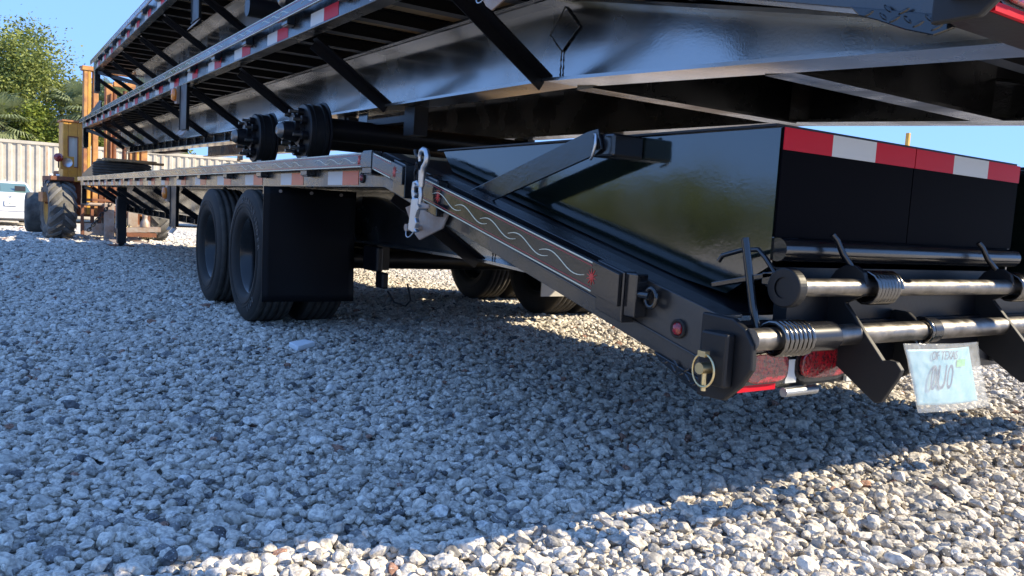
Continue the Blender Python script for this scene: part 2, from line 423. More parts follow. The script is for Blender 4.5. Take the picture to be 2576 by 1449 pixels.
def i_beam(side):
    y0 = YF
    fx = (lambda x: x) if side == 'L' else mx
    def zt(y): return .825 if y >= 2.98 else .825 - (2.98-y)*.205
    def zb(y): return .51 if y >= 2.98 else .51 - (2.98-y)*.043
    mb = MB(); ys = [y0, 2.98, 1.30]
    mb.prismx([(y, zt(y)) for y in ys] + [(y, zb(y)) for y in reversed(ys)], *sorted((fx(1.868), fx(1.880))))
    for f, d in ((zt, -.012), (zb, .012)):
        mb.prismx([(y, f(y)) for y in ys] + [(y, f(y)+d) for y in reversed(ys)], *sorted((fx(1.79), fx(1.868))))
        mb.prismx([(y, f(y)) for y in ys] + [(y, f(y)+d) for y in reversed(ys)], *sorted((fx(1.880), fx(1.958))))
    return mb

def tyre_mb(w=.235, R=.392, rr=.222):
    mb = MB(); h = w/2
    prof = [(-h*.62, rr), (-h*.86, rr+.012), (-h*.97, rr+.035), (-h, rr+.075), (-h*.99, R-.062), (-h*.93, R-.030), (-h*.85, R-.012), (-h*.78, R-.003)]
    out = list(prof)
    gw = .006
    for gx in (-.062, -.022, .022, .062):
        for dx, dr in ((-gw-.001, 0), (-gw, -.011), (gw, -.011), (gw+.001, 0)): out.append((gx+dx, R + .002 - abs(gx)*.04 + dr))
    out += [(-x, r) for x, r in reversed(prof)]
    mb.lathex(out, seg=72)
    n = len(out)
    rad = [sum(out[j][1] for j in (i, i+1))/2 for i in range(n-1)]
    mb.m = [1 if rad[i % (n-1)] > R - .016 else 0 for i in range(len(mb.f))]
    return mb
def tyre_details(mb, w=.235, R=.392):
    # rings and moulded lugs on the side wall
    for x, r in ((-w/2-.0005, R-.085), (-w/2-.0005, R-.105)):
        pts = [(x, r*cos(a), r*sin(a)) for a in [2*pi*k/64 for k in range(64)]]
        mb.tube(pts, .0018, 5, closed=True)
def rim_mb(w=.235, rr=.222, dish=.16, inward=False):
    mb = MB(); h = w/2; sg = 1
    prof = [(-h*.62, rr), (-h*.66, rr+.012), (-h*.70, rr+.010), (-h*.64, rr-.004), (-h*.45, rr-.012), (-h*.2, rr-.030), (.02, rr-.034), (h*.5, rr-.034),
            (h*.52, rr-.05), (h*.50, .125), (h*.42, .10), (h*.42, .0)]
    if inward: prof = [(-h*.62, rr), (-h*.66, rr+.012), (-h*.64, rr-.004), (-h*.2, rr-.03), (-.01, rr-.04), (-.02, .12), (0, .0)]
    mb.lathex(prof, seg=64)
    return mb

def text_part(name, s, m, parent, loc, rot, size, ext=.0006, sx=1):
    cu = bpy.data.curves.new(name, 'FONT'); cu.body = s; cu.size = size; cu.extrude = ext; cu.align_x = 'CENTER'; cu.align_y = 'CENTER'
    o = bpy.data.objects.new(name, cu); COL.objects.link(o)
    me = bpy.data.meshes.new_from_object(o); bpy.data.objects.remove(o); bpy.data.curves.remove(cu)
    me.materials.clear(); me.materials.append(m)
    o = bpy.data.objects.new(name, me); COL.objects.link(o); o.parent = parent; o.location = loc; o.rotation_euler = rot; o.scale = (sx, 1, 1)
    return o
def arc_text(s, R, a0, step, size, m, parent, x):
    """letters moulded on a side wall facing -x, as one part"""
    vs = []; fs = []
    for i, ch in enumerate(s):
        if ch == ' ': continue
        cu = bpy.data.curves.new('t', 'FONT'); cu.body = ch; cu.size = size; cu.extrude = .0012; cu.align_x = 'CENTER'; cu.align_y = 'CENTER'
        o = bpy.data.objects.new('t', cu); COL.objects.link(o); me = bpy.data.meshes.new_from_object(o)
        bpy.data.objects.remove(o); bpy.data.curves.remove(cu)
        a = a0 - i * step                      # angle from up, positive towards +y (front = left in view)
        off = len(vs)
        for v in me.vertices:
            u, t = v.co.x, v.co.y               # u: reading direction (clockwise seen from -x), t: outward
            # seen from -x: right hand = -y
            yy = sin(a)*(R+t) - cos(a)*u; zz = cos(a)*(R+t) + sin(a)*u
            vs.append((x - v.co.z - .0006, yy, zz))
        for p in me.polygons: fs.append([off + k for k in p.vertices])
        bpy.data.meshes.remove(me)
    me = bpy.data.meshes.new('lettering'); me.from_pydata(vs, [], fs); me.materials.append(m)
    o = bpy.data.objects.new('lettering', me); COL.objects.link(o); o.parent = parent
    return o

def make_wheel(parent, x, y, z, inner=False, flip=False, letters=False):
    w = empty('wheel', (x, y, z), parent=parent)
    if flip: w.rotation_euler = (0, 0, pi)
    key = ('t',)
    t = bpy.data.objects.new('tyre', wheel_mesh['tyre']); COL.objects.link(t); t.parent = w
    r = bpy.data.objects.new('rim', wheel_mesh['rim_in' if inner else 'rim']); COL.objects.link(r); r.parent = w
    if letters:
        arc_text('STRAILFINDER', .325, .12, .135, .05, M['lettering'], w, -.1175)
        arc_text('0011', .325, 3.9, .12, .05, M['lettering'], w, -.1175)
        MB().box((-.004, -.09, -.055), (.002, -.045, -.005)).build('rim_sticker', M['plate'], w, loc=(.045, 0, 0))
    return w
M['lettering'] = mat('moulded_lettering', (.085,.083,.08), .6)
wheel_mesh = {}
M['tread'] = mat('dusty_tread', (.040,.037,.033), .85, spec=.2, var=(14, .2, (.075,.068,.060)), bump=[(60, .5, .004)])
def _mk():
    a = tyre_mb(); tyre_details(a); o = a.build('tyre', [M['rubber'], M['tread']]); wheel_mesh['tyre'] = o.data; bpy.data.objects.remove(o)
    o = rim_mb().build('rim', M['rim']); wheel_mesh['rim'] = o.data; bpy.data.objects.remove(o)
    o = rim_mb(inward=True).build('rim', M['rim']); wheel_mesh['rim_in'] = o.data; bpy.data.objects.remove(o)
_mk()

def brake_drum(parent, y, z):
    d = empty('brake_drum', (1.45, y, z), parent=parent)
    MB().lathex([(0, 0), (0, .085), (.004, .150), (.012, .156), (.014, .152), (.035, .152), (.036, .158), (.040, .158), (.041, .153), (.085, .153), (.086, .164), (.105, .164), (.106, .150), (.107, 0)], seg=96, smooth=False).build('drum', M['plate'], d)
    MB().lathex([(.110, .0), (.110, .165), (.113, .174), (.120, .174), (.122, .0)], seg=72, smooth=False).build('backing_plate', M['paint_flat'], d)
    MB().lathex([(0, .072), (-.020, .070), (-.024, .056), (-.10, .050), (-.105, 0)], seg=40, smooth=False).build('hub', M['paint_flat'], d)
    MB().lathex([(-.103, .0435), (-.106, .045), (-.110, .041), (-.122, .036), (-.131, .024), (-.134, .011), (-.131, .009), (-.131, 0)], seg=40).build('hub_cap', M['steel'], d)
    for k in range(8):
        a = k*pi/4 + .2; cy, cz = .108*cos(a), .108*sin(a)
        MB().cyl((-.075, cy, cz), (0, cy, cz), .0095, 10).build('wheel_stud', M['steel'], d)
        MB().cyl((-.030, cy, cz), (0, cy, cz), .023, 12).box((-.028, cy*.55-.015, cz*.55-.015), (0, cy*.9+.012, cz*.9+.012)).build('hub_lug', M['paint_flat'], d)
    return d

def make_trailer(name, label, opts):
    global YF
    YF = opts.get('front', 15.35); D_ = YF - 15.35
    root = empty(name); tag(root, label, 'trailer')
    P = lambda mb, nm, m, bevel=0, par=None: mb.build(nm, m, par or root, bevel=bevel)
    tr = M['tape_o'] if opts.get('orange') else M['tape_r']
    bottom = opts.get('bottom', False)
    # side rails
    P(rail_mesh('L'), 'side_rail', M['paint_rail'], .0015); P(rail_mesh('R'), 'side_rail', M['paint_beam'])
    rub_rail(root, YF-.05, 2.93, lambda y: .934, .060, .20, starend=(3.05,) if bottom else ())
    if bottom:
        dz = lambda y: .934 - (2.93-y)*.222
        rub_rail(root, 2.918, 2.645, dz, .066, .12, starend=(2.71,), lines=False)
        rub_rail(root, 2.495, 1.43, lambda y: .934 - (2.93-y)*.2255, .078, .20, starend=(2.36, 1.53), lines=False)
    else:
        rub_rail(root, 2.918, 1.43, lambda y: .934 - (2.93-y)*.2255, .078, .20, lines=False)
    # stake pockets behind the rub rail
    y = 3.0
    while y < YF-.15:
        mb = MB(); mb.box((1.257, y-.045, .852), (1.299, y+.045, .942)); mb.box((1.262, y-.038, .846), (1.295, y+.038, .8519), 1)
        P(mb, 'stake_pocket', [M['paint'], M['steel']], .002); y += .765
    if bottom:
        for yy in (2.695, 2.44, 1.475):
            zz = dtop(yy)
            mb = MB(); mb.prismx([(yy-.05, zz-.012-.115), (yy+.05, zz+.010-.115), (yy+.05, zz+.018), (yy-.05, zz-.004)], 1.257, 1.2995)
            P(mb, 'stake_pocket', M['paint'], .003)
    # DOT tape
    y = 3.183
    while y < YF-.35:
        h0, h1 = (.808, .868)
        mb = MB(); mb.box((1.2985, y, h0), (1.2998, y+.181, h1), 1); mb.box((1.2985, y+.181, h0), (1.2998, y+.361, h1), 0)
        P(mb, 'reflective_tape', [M['tape_w'], tr]); y += .708
    # cross members and deck
    y = 3.20
    while y < YF-.05:
        mb = MB(); mb.box((1.373, y-.003, .842), (3.767, y+.003, .893)); mb.box((1.373, y-.035, .836), (3.767, y+.035, .842)); mb.box((1.373, y-.035, .893), (3.767, y+.035, .899))
        P(mb, 'cross_member', M['paint_flat']); y += .405
    n = 12; wd = (3.767 - 1.373) / n
    for k in range(n):
        x0 = 1.373 + k*wd
        mb = MB(); mb.box((x0+.003, 2.93, .900), (x0+wd-.003, YF-.02, .936)); P(mb, 'deck_plank', M['wood'])
    # dovetail deck plates and cross beams
    mb = MB(); mb.prismx([(2.925, .925), (1.20, .532), (1.20, .524), (2.925, .917)], 1.373, 3.767); P(mb, 'dovetail_deck', M['paint_flat'])
    for yy, zz in ((2.95, .50), (2.03, .468)):
        mb = MB(); mb.box((1.959, yy-.05, zz), (3.181, yy+.05, zz+.012)); mb.box((1.959, yy-.005, zz+.012), (3.181, yy+.005, dtop(yy)-.06))
        P(mb, 'cross_beam', M['paint_rail'])
    for yy in (2.5, 2.2, 1.75, 1.45):
        mb = MB(); mb.box((1.373, yy-.03, dtop(yy)-.095), (3.767, yy+.03, dtop(yy)-.03)); P(mb, 'cross_member', M['paint_flat'])
    # main beams
    for sd in 'LR':
        b = P(i_beam(sd), 'main_beam', M['paint_beam'] if sd == 'L' else M['paint_rail'])
        if sd == 'L':
            dm = MB(); pts = [(2.98, .800), (2.885, .712), (2.985, .632), (3.07, .705)]
            dm.prismx(pts, 1.862, 1.8675)
            P(dm, 'weld_patch', M['paint_beam'], par=b)
            wb = MB(); rnd = random.Random(4)
            def bead(a, c, n):
                return [(1.8615, a[0]+(c[0]-a[0])*i/n + rnd.uniform(-.002,.002), a[1]+(c[1]-a[1])*i/n + rnd.uniform(-.002,.002)) for i in range(n+1)]
            for a, c in ((pts[0], pts[1]), (pts[1], pts[2]), (pts[2], pts[3]), (pts[3], pts[0]), (pts[2], (2.985, .522))):
                wb.tube(bead(a, c, 14), [rnd.uniform(.0016, .0042) for _ in range(15)], 6)
            P(wb, 'weld_bead', M['paint'], par=b)
            ed = MB(); ed.box((1.776, 2.98, .8251), (1.788, YF-.05, .8355)); P(ed, 'edge_angle', M['paint'], par=b)
    # diagonal braces
    ys = [2.98, 4.43, 5.85, 7.27, 8.65, 10.05, 11.4, 12.4, 13.4, 14.4]
    for y in ys:
        mb = MB(); a = (1.385, y, .795); c = (1.80, y, .525)
        mb.bar(a, c, .064, .008, up=(0.545, 0, .838)); mb.bar((1.385, y+.032, .770), (1.80, y+.032, .50), .006, .052, up=(.545, 0, .838))
        P(mb, 'brace', M['paint_flat'])
    # lower channel with ribs under the front of the beam
    lb = MB(); yb0, yb1 = 7.8, 14.3+D_
    lb.box((1.80, yb0, .425), (1.95, yb1, .433)); lb.box((1.872, yb0, .433), (1.878, yb1, .5095))
    cb = P(lb, 'lower_channel', M['paint_beam'])
    y = yb0 + .2
    while y < yb1 - .1:
        P(MB().box((1.806, y-.005, .4335), (1.8715, y+.005, .5093)), 'channel_rib', M['paint'], par=cb); y += .42
    P(MB().prismx([(14.3+D_, .425), (14.72+D_, .51), (14.3+D_, .51)], 1.87, 1.878), 'channel_end', M['paint'], par=cb)
    # step posts hanging from the rail, with marker lights
    for yy in opts.get('posts', (7.33,)):
        st = P(MB().box((1.302, yy-.21, .45), (1.310, yy+.02, .80)).box((1.310, yy+.012, .45), (1.37, yy+.02, .80))
               .box((1.296, yy+.02, .45), (1.302, yy+.026, .80)).box((1.330, yy+.06, .47), (1.338, yy+.20, .72)), 'step_post', M['plate'])
        P(MB().bar((1.300, yy-.20, .425), (1.300, yy-.02, .425), .004, .055, up=(.6, 0, .8)), 'foot_tab', M['worn'], par=st)
        P(MB().bar((1.320, yy+.06, .440), (1.320, yy+.20, .440), .004, .055, up=(.6, 0, .8)), 'foot_tab', M['worn'], par=st)
        lt = empty('marker_light', (1.285, yy+.13, .735), parent=root)
        MB().lathex([(0, .0), (0, .042), (-.012, .042), (-.024, .034), (-.028, 0)], seg=24).build('lens', M['amber'], lt)
        lt.scale = (1.3, .95, 1.25)
        MB().box((.001, -.048, -.055), (.02, .048, .052)).build('bracket', M['worn'], lt)
    # front end
    for s_ in (1, -1):
        fx = (lambda x: x) if s_ > 0 else mx
        P(MB().box((fx(1.305), 15.22+D_, .50), (fx(1.375), 15.34+D_, .799)), 'front_post', M['paint'])
        P(MB().box((fx(1.305), 15.352+D_, .48), (fx(1.375), 15.358+D_, .52)), 'end_tab', M['worn'])
        P(MB().bar((fx(1.34), 15.25+D_, .78), (fx(1.85), 14.2+D_, .55), .04, .05), 'front_brace', M['paint_flat'])
    P(MB().box((1.3, 15.36+D_, .80), (3.84, 15.40+D_, .936)), 'front_rail', M['paint_beam'])
    P(MB().prismx([(17.0+D_, .935), (17.0+D_, 1.02), (14.6+D_, 1.215), (14.35+D_, 1.18), (14.35+D_, .935)], 1.46, 1.475), 'neck_gusset', M['paint_flat'])
    P(MB().box((2.2, 15.41+D_, .56), (2.32, 17.4+D_, .80)).box((2.82, 15.41+D_, .56), (2.94, 17.4+D_, .80)).box((2.2, 17.405+D_, .56), (2.94, 17.55+D_, .80)), 'gooseneck', M['paint_flat'])
    # axles
    for yy in (4.80, 5.76):
        P(MB().cyl((1.40, yy, .385), (3.74, yy, .385), .063, 20), 'axle', M['paint_flat'])
        if not bottom and (opts.get('drums', 2) == 2 or yy < 5): brake_drum(root, yy, .352 if opts.get('drums', 2) == 2 else .25)
    for s_ in (1, -1):
        fx = (lambda x: x) if s_ > 0 else mx
        P(MB().bar((fx(1.90), 4.35, .45), (fx(1.90), 6.2, .45), .075, .035).box((fx(1.87), 5.18, .42), (fx(1.93), 5.38, .50)), 'leaf_spring', M['paint_flat'])
        for yy in (4.3, 5.28, 6.25):
            P(MB().box((fx(1.86), yy-.06, .36), (fx(1.94), yy+.06, .509)), 'spring_hanger', M['paint_flat'])
    if bottom:
        for yy in (4.80, 5.76):
            for x, fl, inn in ((1.372, 0, 0), (1.664, 1, 1), (mx(1.372), 1, 0), (mx(1.664), 0, 1)):
                make_wheel(root, x, yy, .392, inner=bool(inn), flip=bool(fl), letters=(x < 1.5 and yy < 5))
        # landing leg
        lg = P(MB().box((1.56, 12.83, -.02), (1.68, 12.95, .80)), 'landing_leg', M['plate'], .006)
        P(MB().box((1.45, 12.72, ground_z(1.6, 12.9)), (1.79, 13.06, ground_z(1.6, 12.9)+.02)).box((1.58, 12.85, ground_z(1.6, 12.9)), (1.66, 12.93, 0)), 'leg_foot', M['paint_flat'], par=lg)
        P(MB().box((1.545, 12.86, .2), (1.556, 12.94, .62)), 'leg_strip', M['worn'], par=lg)
        lg = P(MB().box((mx(1.56), 12.83, -.02), (mx(1.68), 12.95, .80)), 'landing_leg', M['paint'])
        P(MB().box((mx(1.45), 12.72, ground_z(1.6, 12.9)), (mx(1.79), 13.06, ground_z(1.6, 12.9)+.02)).box((mx(1.66), 12.85, ground_z(1.6,12.9)), (mx(1.58), 12.93, 0)), 'leg_foot', M['paint_flat'], par=lg)
        # mud flaps
        fm = MB(); n_ = 14
        def fy(u, z): return 4.262 - .030*(1-z)**2*(.6 + .5*sin(u*2.6)) + .006*sin(u*7+z*3)
        gv = [(1.215 + .515*i/n_, fy(i/n_, j/n_), .182 + .616*j/n_) for j in range(n_+1) for i in range(n_+1)]
        fm.add(gv, [(j*(n_+1)+i, j*(n_+1)+i+1, (j+1)*(n_+1)+i+1, (j+1)*(n_+1)+i) for j in range(n_) for i in range(n_)], 0, True)
        fl = P(fm, 'mud_flap', M['flap']); sl = fl.modifiers.new('thick', 'SOLIDIFY'); sl.thickness = .008; sl.offset = -1
        P(MB().box((1.215, 4.271, .755), (1.73, 4.285, .798)), 'flap_bracket', M['paint'], par=fl)
        for k in range(3):
            P(MB().cyl((1.30+.17*k, 4.252, .775), (1.30+.17*k, 4.262, .775), .009, 8), 'bolt', M['worn'], par=fl)
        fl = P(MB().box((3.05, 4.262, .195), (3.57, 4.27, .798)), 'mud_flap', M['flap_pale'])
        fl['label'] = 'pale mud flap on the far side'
        # suspension boxes and hoses between the wheels
        P(MB().box((1.80, 4.10, .36), (1.84, 4.30, .50)).box((1.82, 4.06, .27), (1.86, 4.16, .36)), 'brake_chamber', M['paint_flat'], .01)
        P(MB().tube([(1.85, 4.05, .26), (1.88, 4.02, .20), (1.94, 4.0, .18), (1.98, 4.02, .21), (1.97, 4.05, .30)], .006, 6), 'air_hose', M['rubber'])
        # red side lamps
        for yy, zz in ((3.137, .838), (1.275, .487)):
            lp = empty('side_lamp', (1.2995, yy, zz), parent=root)
            MB().lathex([(0, .022), (-.006, .022), (-.007, .017), (-.003, .015)], seg=24).build('lamp_ring', M['rubber'], lp)
            MB().lathex([(-.003, .0155), (-.010, .013), (-.014, .007), (-.015, 0)], seg=24).build('lens', M['red'], lp)
        for yy in (13.9, 12.1):
            P(MB().lathex([(0, .02), (-.008, .016), (-.010, 0)], (1.2995, yy, .845), 16), 'side_lamp', M['red'])
    else:
        # bracket with bolt under the beam
        P(MB().box((1.86, 4.86, .36), (1.867, 4.99, .509)), 'bracket_plate', M['paint'], .002)
    make_tail(root, P, bottom, bottom or opts.get('tail'))
    return root

def coil(c, x0, x1, r, wire, turns, seg=14):
    n = int(turns*seg)
    return [(x0 + (x1-x0)*i/n, c[0] + r*cos(2*pi*i/seg), c[1] + r*sin(2*pi*i/seg)) for i in range(n+1)]

def make_tail(root, P, bottom, full):
    # folded ramps filling the dovetail, two of them
    for (xa, xb) in ((1.45, 2.515), (mx(2.515), mx(1.45))):
        rp = empty('ramp', (xa, 1.16, .93), parent=root)
        Q = lambda mb, nm, m, bevel=0: mb.build(nm, m, rp, loc=(-xa, -1.16, -.93), bevel=bevel)
        poly = [(2.72, .946), (1.163, .946), (1.163, .640), (1.28, .566), (1.44, .590), (2.64, .868)]
        Q(MB().prismx(poly, xa, xa+.008), 'ramp_side', M['panel'])
        Q(MB().prismx(poly, xb-.008, xb), 'ramp_side', M['panel'])
        Q(MB().box((xa-.012, 1.165, .946), (xb, 2.75, .953)), 'ramp_top', M['paint_flat'], .002)
        mid = (xa+xb)/2 - .015 if xa < 2 else (xa+xb)/2 + .015
        for a, b in ((xa+.004, mid-.002), (mid+.002, xb-.004)):
            Q(MB().box((a, 1.157, .705), (b, 1.1625, .9455)), 'rear_panel', M['back_panel'])
            L3 = (b-a)/3
            for k in range(3):
                Q(MB().box((a+k*L3, 1.1545, .897), (a+(k+1)*L3, 1.1568, .9455)), 'reflective_tape', M['tape_w'] if k == 1 else M['tape_r'])
        Q(MB().cyl((xa+.005, 1.150, .678), (xb-.005, 1.150, .678), .026, 24), 'ramp_pipe', M['paint'])
        Q(MB().bar((xa+.02, 1.175, .615), (xb-.02, 1.175, .615), .02, .045), 'ramp_foot_bar', M['paint_flat'])
        if not full: continue
        Q(MB().bar((xa-.03, 2.60, .838), (xa-.03, 1.30, .548), .055, .006), 'ramp_flange', M['paint'])
        Q(MB().bar((xa-.055, 2.55, .80), (xa-.055, 1.22, .505), .018, .018), 'ramp_flange', M['paint'])
    if full:
        # diagonal locking strap with its pivot tube
        st = P(MB().prismx([(2.33, .788), (2.235, .742), (1.66, .890), (1.635, .905), (1.655, .958), (1.70, .952)], 1.335, 1.343), 'locking_strap', M['paint'], .002)
        P(MB().cyl((1.335, 1.665, .920), (1.322, 1.665, .920), .016, 16), 'pivot_pin', M['paint'], par=st)
        P(MB().tube([(1.325, 1.655, .944), (1.318, 1.64, .94), (1.316, 1.638, .915), (1.318, 1.65, .885), (1.325, 1.665, .878)], .004, 6), 'pin_clip', M['chrome'], par=st)
        P(MB().box((1.345, 1.60, .886), (1.449, 1.69, .945)), 'pivot_tube', M['paint'], .006)
        # lower tab with lynch pin
        tb = P(MB().prismx([(2.69, .725), (2.60, .745), (2.36, .71), (2.40, .66), (2.565, .612), (2.60, .63)], 1.285, 1.293), 'strap_tab', M['worn'], .002)
        P(MB().cyl((1.225, 2.55, .655), (1.30, 2.55, .655), .010, 12), 'tab_bolt', M['worn'], par=tb)
        P(MB().lathex([(-.012, .0), (-.012, .014), (0, .014), (0, 0)], (1.235, 2.55, .655), 6, smooth=False), 'bolt_head', M['worn'], par=tb)
        P(MB().tube([(1.245+.012*sin(a), 2.55+.032*cos(a), .655+.034*sin(a)) for a in [2*pi*k/20 for k in range(20)]], .0022, 6, closed=True), 'pin_ring', M['chrome'], par=tb)
        # hinge lug near the tail of the side rail
        hl = P(MB().box((1.262, 1.385, .497), (1.2995, 1.425, .60)), 'hinge_lug', M['paint'], .003)
        P(MB().cyl((1.275, 1.35, .552), (1.275, 1.385, .552), .010, 10).tube([(1.278, 1.35+.018*cos(a), .548+.022*sin(a)) for a in [2*pi*k/14 for k in range(14)]], .006, 6, closed=True), 'lug_pin', M['paint'], par=hl)
    # end plate of the side rail
    ep = P(MB().prismx([(1.175, .540), (1.09, .537), (1.058, .520), (1.036, .49), (1.034, .44), (1.06, .40), (1.10, .364), (1.175, .362)], 1.262, 1.278), 'end_plate', M['plate'], .004)
    if full:
        P(MB().box((1.236, 1.078, .395), (1.2619, 1.150, .507)), 'end_block', M['plate'], .006, par=ep)
        P(MB().cyl((1.205, 1.118, .432), (1.236, 1.118, .432), .012, 14), 'pin_head', M['gold'], par=ep)
        P(MB().cyl((1.222, 1.118, .432), (1.222, 1.118, .385), .006, 10), 'pin_shaft', M['gold'], par=ep)
        P(MB().tube([(1.214, 1.115+.029*cos(a), .428+.034*sin(a)) for a in [2*pi*k/28 for k in range(28)]], .0026, 6, closed=True), 'pin_ring', M['gold'], par=ep)
        P(MB().box((1.208, 1.108, .456), (1.222, 1.128, .468)), 'pin_clasp', M['gold'], par=ep)
    # tread plate under the tail
    edge = [(1.345, .424), (1.185, .386), (1.150, .360), (1.185, .352), (1.235, .368), (1.290, .392), (1.325, .405)]
    tpo = P(MB().prismx(edge, 1.293, 1.299), 'tread_plate', M['paint'], .002)
    lug = MB()
    for i_, (cy_, cz_) in enumerate([(1.305, .405), (1.277, .396), (1.255, .388), (1.232, .384), (1.212, .374), (1.195, .381), (1.240, .399), (1.270, .408), (1.180, .364)]):
        a_ = .75 if i_ % 2 else -.35
        ring = [(1.293, cy_ + .011*cos(q)*cos(a_) - .0034*sin(q)*sin(a_), cz_ + .011*cos(q)*sin(a_) + .0034*sin(q)*cos(a_)) for q in [2*pi*j/10 for j in range(10)]]
        top = [(1.2905, cy_ + .007*cos(q)*cos(a_) - .0012*sin(q)*sin(a_), cz_ + .007*cos(q)*sin(a_) + .0012*sin(q)*cos(a_)) for q in [2*pi*j/10 for j in range(10)]]
        lug.add(ring + top, [tuple(range(19, 9, -1))] + [(j, 10+j, 10+(j+1) % 10, (j+1) % 10) for j in range(10)])
    o_ = P(lug, 'tread_lugs', M['paint'], par=tpo); o_['kind'] = 'stuff'
    # bumper
    P(MB().box((1.30, 1.105, .395), (3.84, 1.16, .520)).box((1.47, 1.122, .5205), (3.67, 1.158, .606)).box((1.30, 1.105, .378), (3.84, 1.19, .3945)), 'rear_bumper', M['paint_flat'])
    for mirror in (False, True):
        fx = mx if mirror else (lambda x: x)
        for (a, b) in ((1.315, 1.448), (1.495, 1.665)):
            tl = empty('tail_light', (fx((a+b)/2), 1.10, .428), parent=root)
            hw = (b-a)/2
            def oval(hw, hh, n=28): return [(hw*math.copysign(abs(cos(q))**.5, cos(q)), hh*math.copysign(abs(sin(q))**.6, sin(q))) for q in [2*pi*j/n for j in range(n)]]
            def plate(o, y0, y1):
                n_ = len(o); v = [(x, y0, z) for x, z in o] + [(x, y1, z) for x, z in o]
                m_ = MB(); m_.add(v, [tuple(range(n_)), tuple(range(2*n_-1, n_-1, -1))] + [(i, n_+i, n_+(i+1) % n_, (i+1) % n_) for i in range(n_)]); return m_
            plate(oval(hw+.012, .042), -.004, .004).build('light_ring', M['paint'], tl)
            plate(oval(hw, .032), -.014, -.004).build('lens', M['red'], tl, bevel=.003)
        P(MB().box((fx(1.455), 1.098, .388), (fx(1.492), 1.1045, .44)), 'reflective_tape', M['tape_w'])
        P(MB().box((fx(1.30), 1.096, .3785), (fx(1.42), 1.1042, .392)), 'reflective_tape', M['tape_r'])
        P(MB().box((fx(1.675), 1.096, .3785), (fx(1.86), 1.1042, .392)), 'reflective_tape', M['tape_w'])
        P(MB().cyl((fx(1.435), 1.085, .372), (fx(1.545), 1.085, .372), .010, 16), 'lamp_tube', M['chrome'])
    if not full: return
    # hinge bars with springs and feet
    ub, lo = (1.05, .604), (1.05, .499)
    P(MB().cyl((1.375, ub[0], ub[1]), (3.77, ub[0], ub[1]), .0195, 28), 'upper_hinge_bar', M['steel'])
    P(MB().cyl((1.27, lo[0], lo[1]), (3.86, lo[0], lo[1]), .0235, 28), 'lower_hinge_bar', M['steel'])
    P(MB().lathex([(0, .022), (0, .041), (.026, .041), (.026, .022)], (1.358, *ub), 40, smooth=False).lathex([(.004, 0), (.004, .0225)], (1.358, *ub), 32), 'bar_ring', M['plate'], .003)
    for x0, x1, r in ((1.495, 1.53, .028), (1.90, 1.935, .027)):
        P(MB().cyl((x0-.06 if x0 < 1.6 else x0, *lo), (x1, *lo), r+.004, 28), 'hinge_sleeve', M['sleeve'], .003)
    for (c, x0, x1, r, w_, t_) in ((ub, 1.637, 1.730, .035, .0050, 7.5), (ub, 2.292, 2.40, .035, .0050, 8.5), (lo, 1.335, 1.435, .034, .0053, 7), (lo, 1.885, 1.895, .030, .005, 1)):
        sp = P(MB().tube(coil(c, x0, x1, r, w_, t_), w_, 8), 'torsion_spring', M['spring'])
    # spring arms
    for pts, r in (([(1.335, 1.085, .50), (1.33, 1.10, .56), (1.33, 1.135, .70)], .0085),
                   ([(1.64, 1.072, .63), (1.615, 1.095, .675), (1.603, 1.105, .706), (1.594, 1.112, .718)], .0072),
                   ([(2.295, 1.072, .63), (2.26, 1.095, .675), (2.245, 1.105, .706), (2.236, 1.112, .718)], .0072)):
        P(MB().tube(pts, r, 10), 'spring_arm', M['paint'])
    # latch: flat bar and hooked rod beside the ring
    lt = P(MB().bar((1.385, 1.26, .588), (1.385, 1.075, .632), .012, .020, up=(1,0,0)).box((1.375, 1.09, .604), (1.40, 1.12, .63)), 'latch_bar', M['paint'], .002)
    P(MB().tube([(1.40, 1.265, .642), (1.40, 1.255, .656), (1.40, 1.20, .672), (1.40, 1.155, .676), (1.40, 1.135, .66), (1.395, 1.10, .628)], .0055, 8), 'latch_rod', M['paint'], par=lt)
    # swing feet
    foot = [(1.125, .615), (1.110, .638), (1.090, .650), (1.062, .652), (1.040, .638), (1.030, .612), (1.036, .588), (1.078, .566), (.975, .452), (.962, .457), (.945, .455), (.932, .440), (.936, .425), (.970, .362), (.985, .357), (1.010, .372), (1.10, .430), (1.165, .475), (1.185, .52), (1.16, .57)]
    for x in (1.615, 2.275, 2.86, 3.52):
        P(MB().prismx(foot, x, x+.014), 'swing_foot', M['plate'], .002)
    pl2 = [(1.15, .52), (1.115, .542), (1.078, .540), (1.050, .52), (1.040, .49), (1.042, .43), (1.07, .385), (1.10, .368), (1.16, .40)]
    for x in (1.872, 3.25):
        P(MB().prismx(pl2, x, x+.014), 'hinge_plate', M['plate'], .003)
    # small reflector bottle at the right
    P(MB().cyl((2.36, 1.09, .39), (2.365, 1.09, .45), .018, 16), 'lamp_tube', M['chrome'])

T1 = make_trailer('flatbed_trailer', 'bottom trailer of the stack, standing on dual wheels with a sloping pinstriped tail', dict(orange=True, bottom=True))
T2 = make_trailer('flatbed_trailer', 'middle trailer of the stack, its bare brake drums resting on the bottom deck', dict(tail=True))
T2.location = (-.02, -.44, .676); T2.rotation_euler = (.016, 0, 0)
T3 = make_trailer('flatbed_trailer', 'topmost trailer of the stack, its long rail against the blue sky', dict(posts=(6.95,), front=13.85, drums=1))
T3.location = (0, -.34, 1.508); T3.rotation_euler = (.0125, 0, 0)
for t in (T1, T2, T3): t['group'] = 'flatbed trailers stacked on one another'

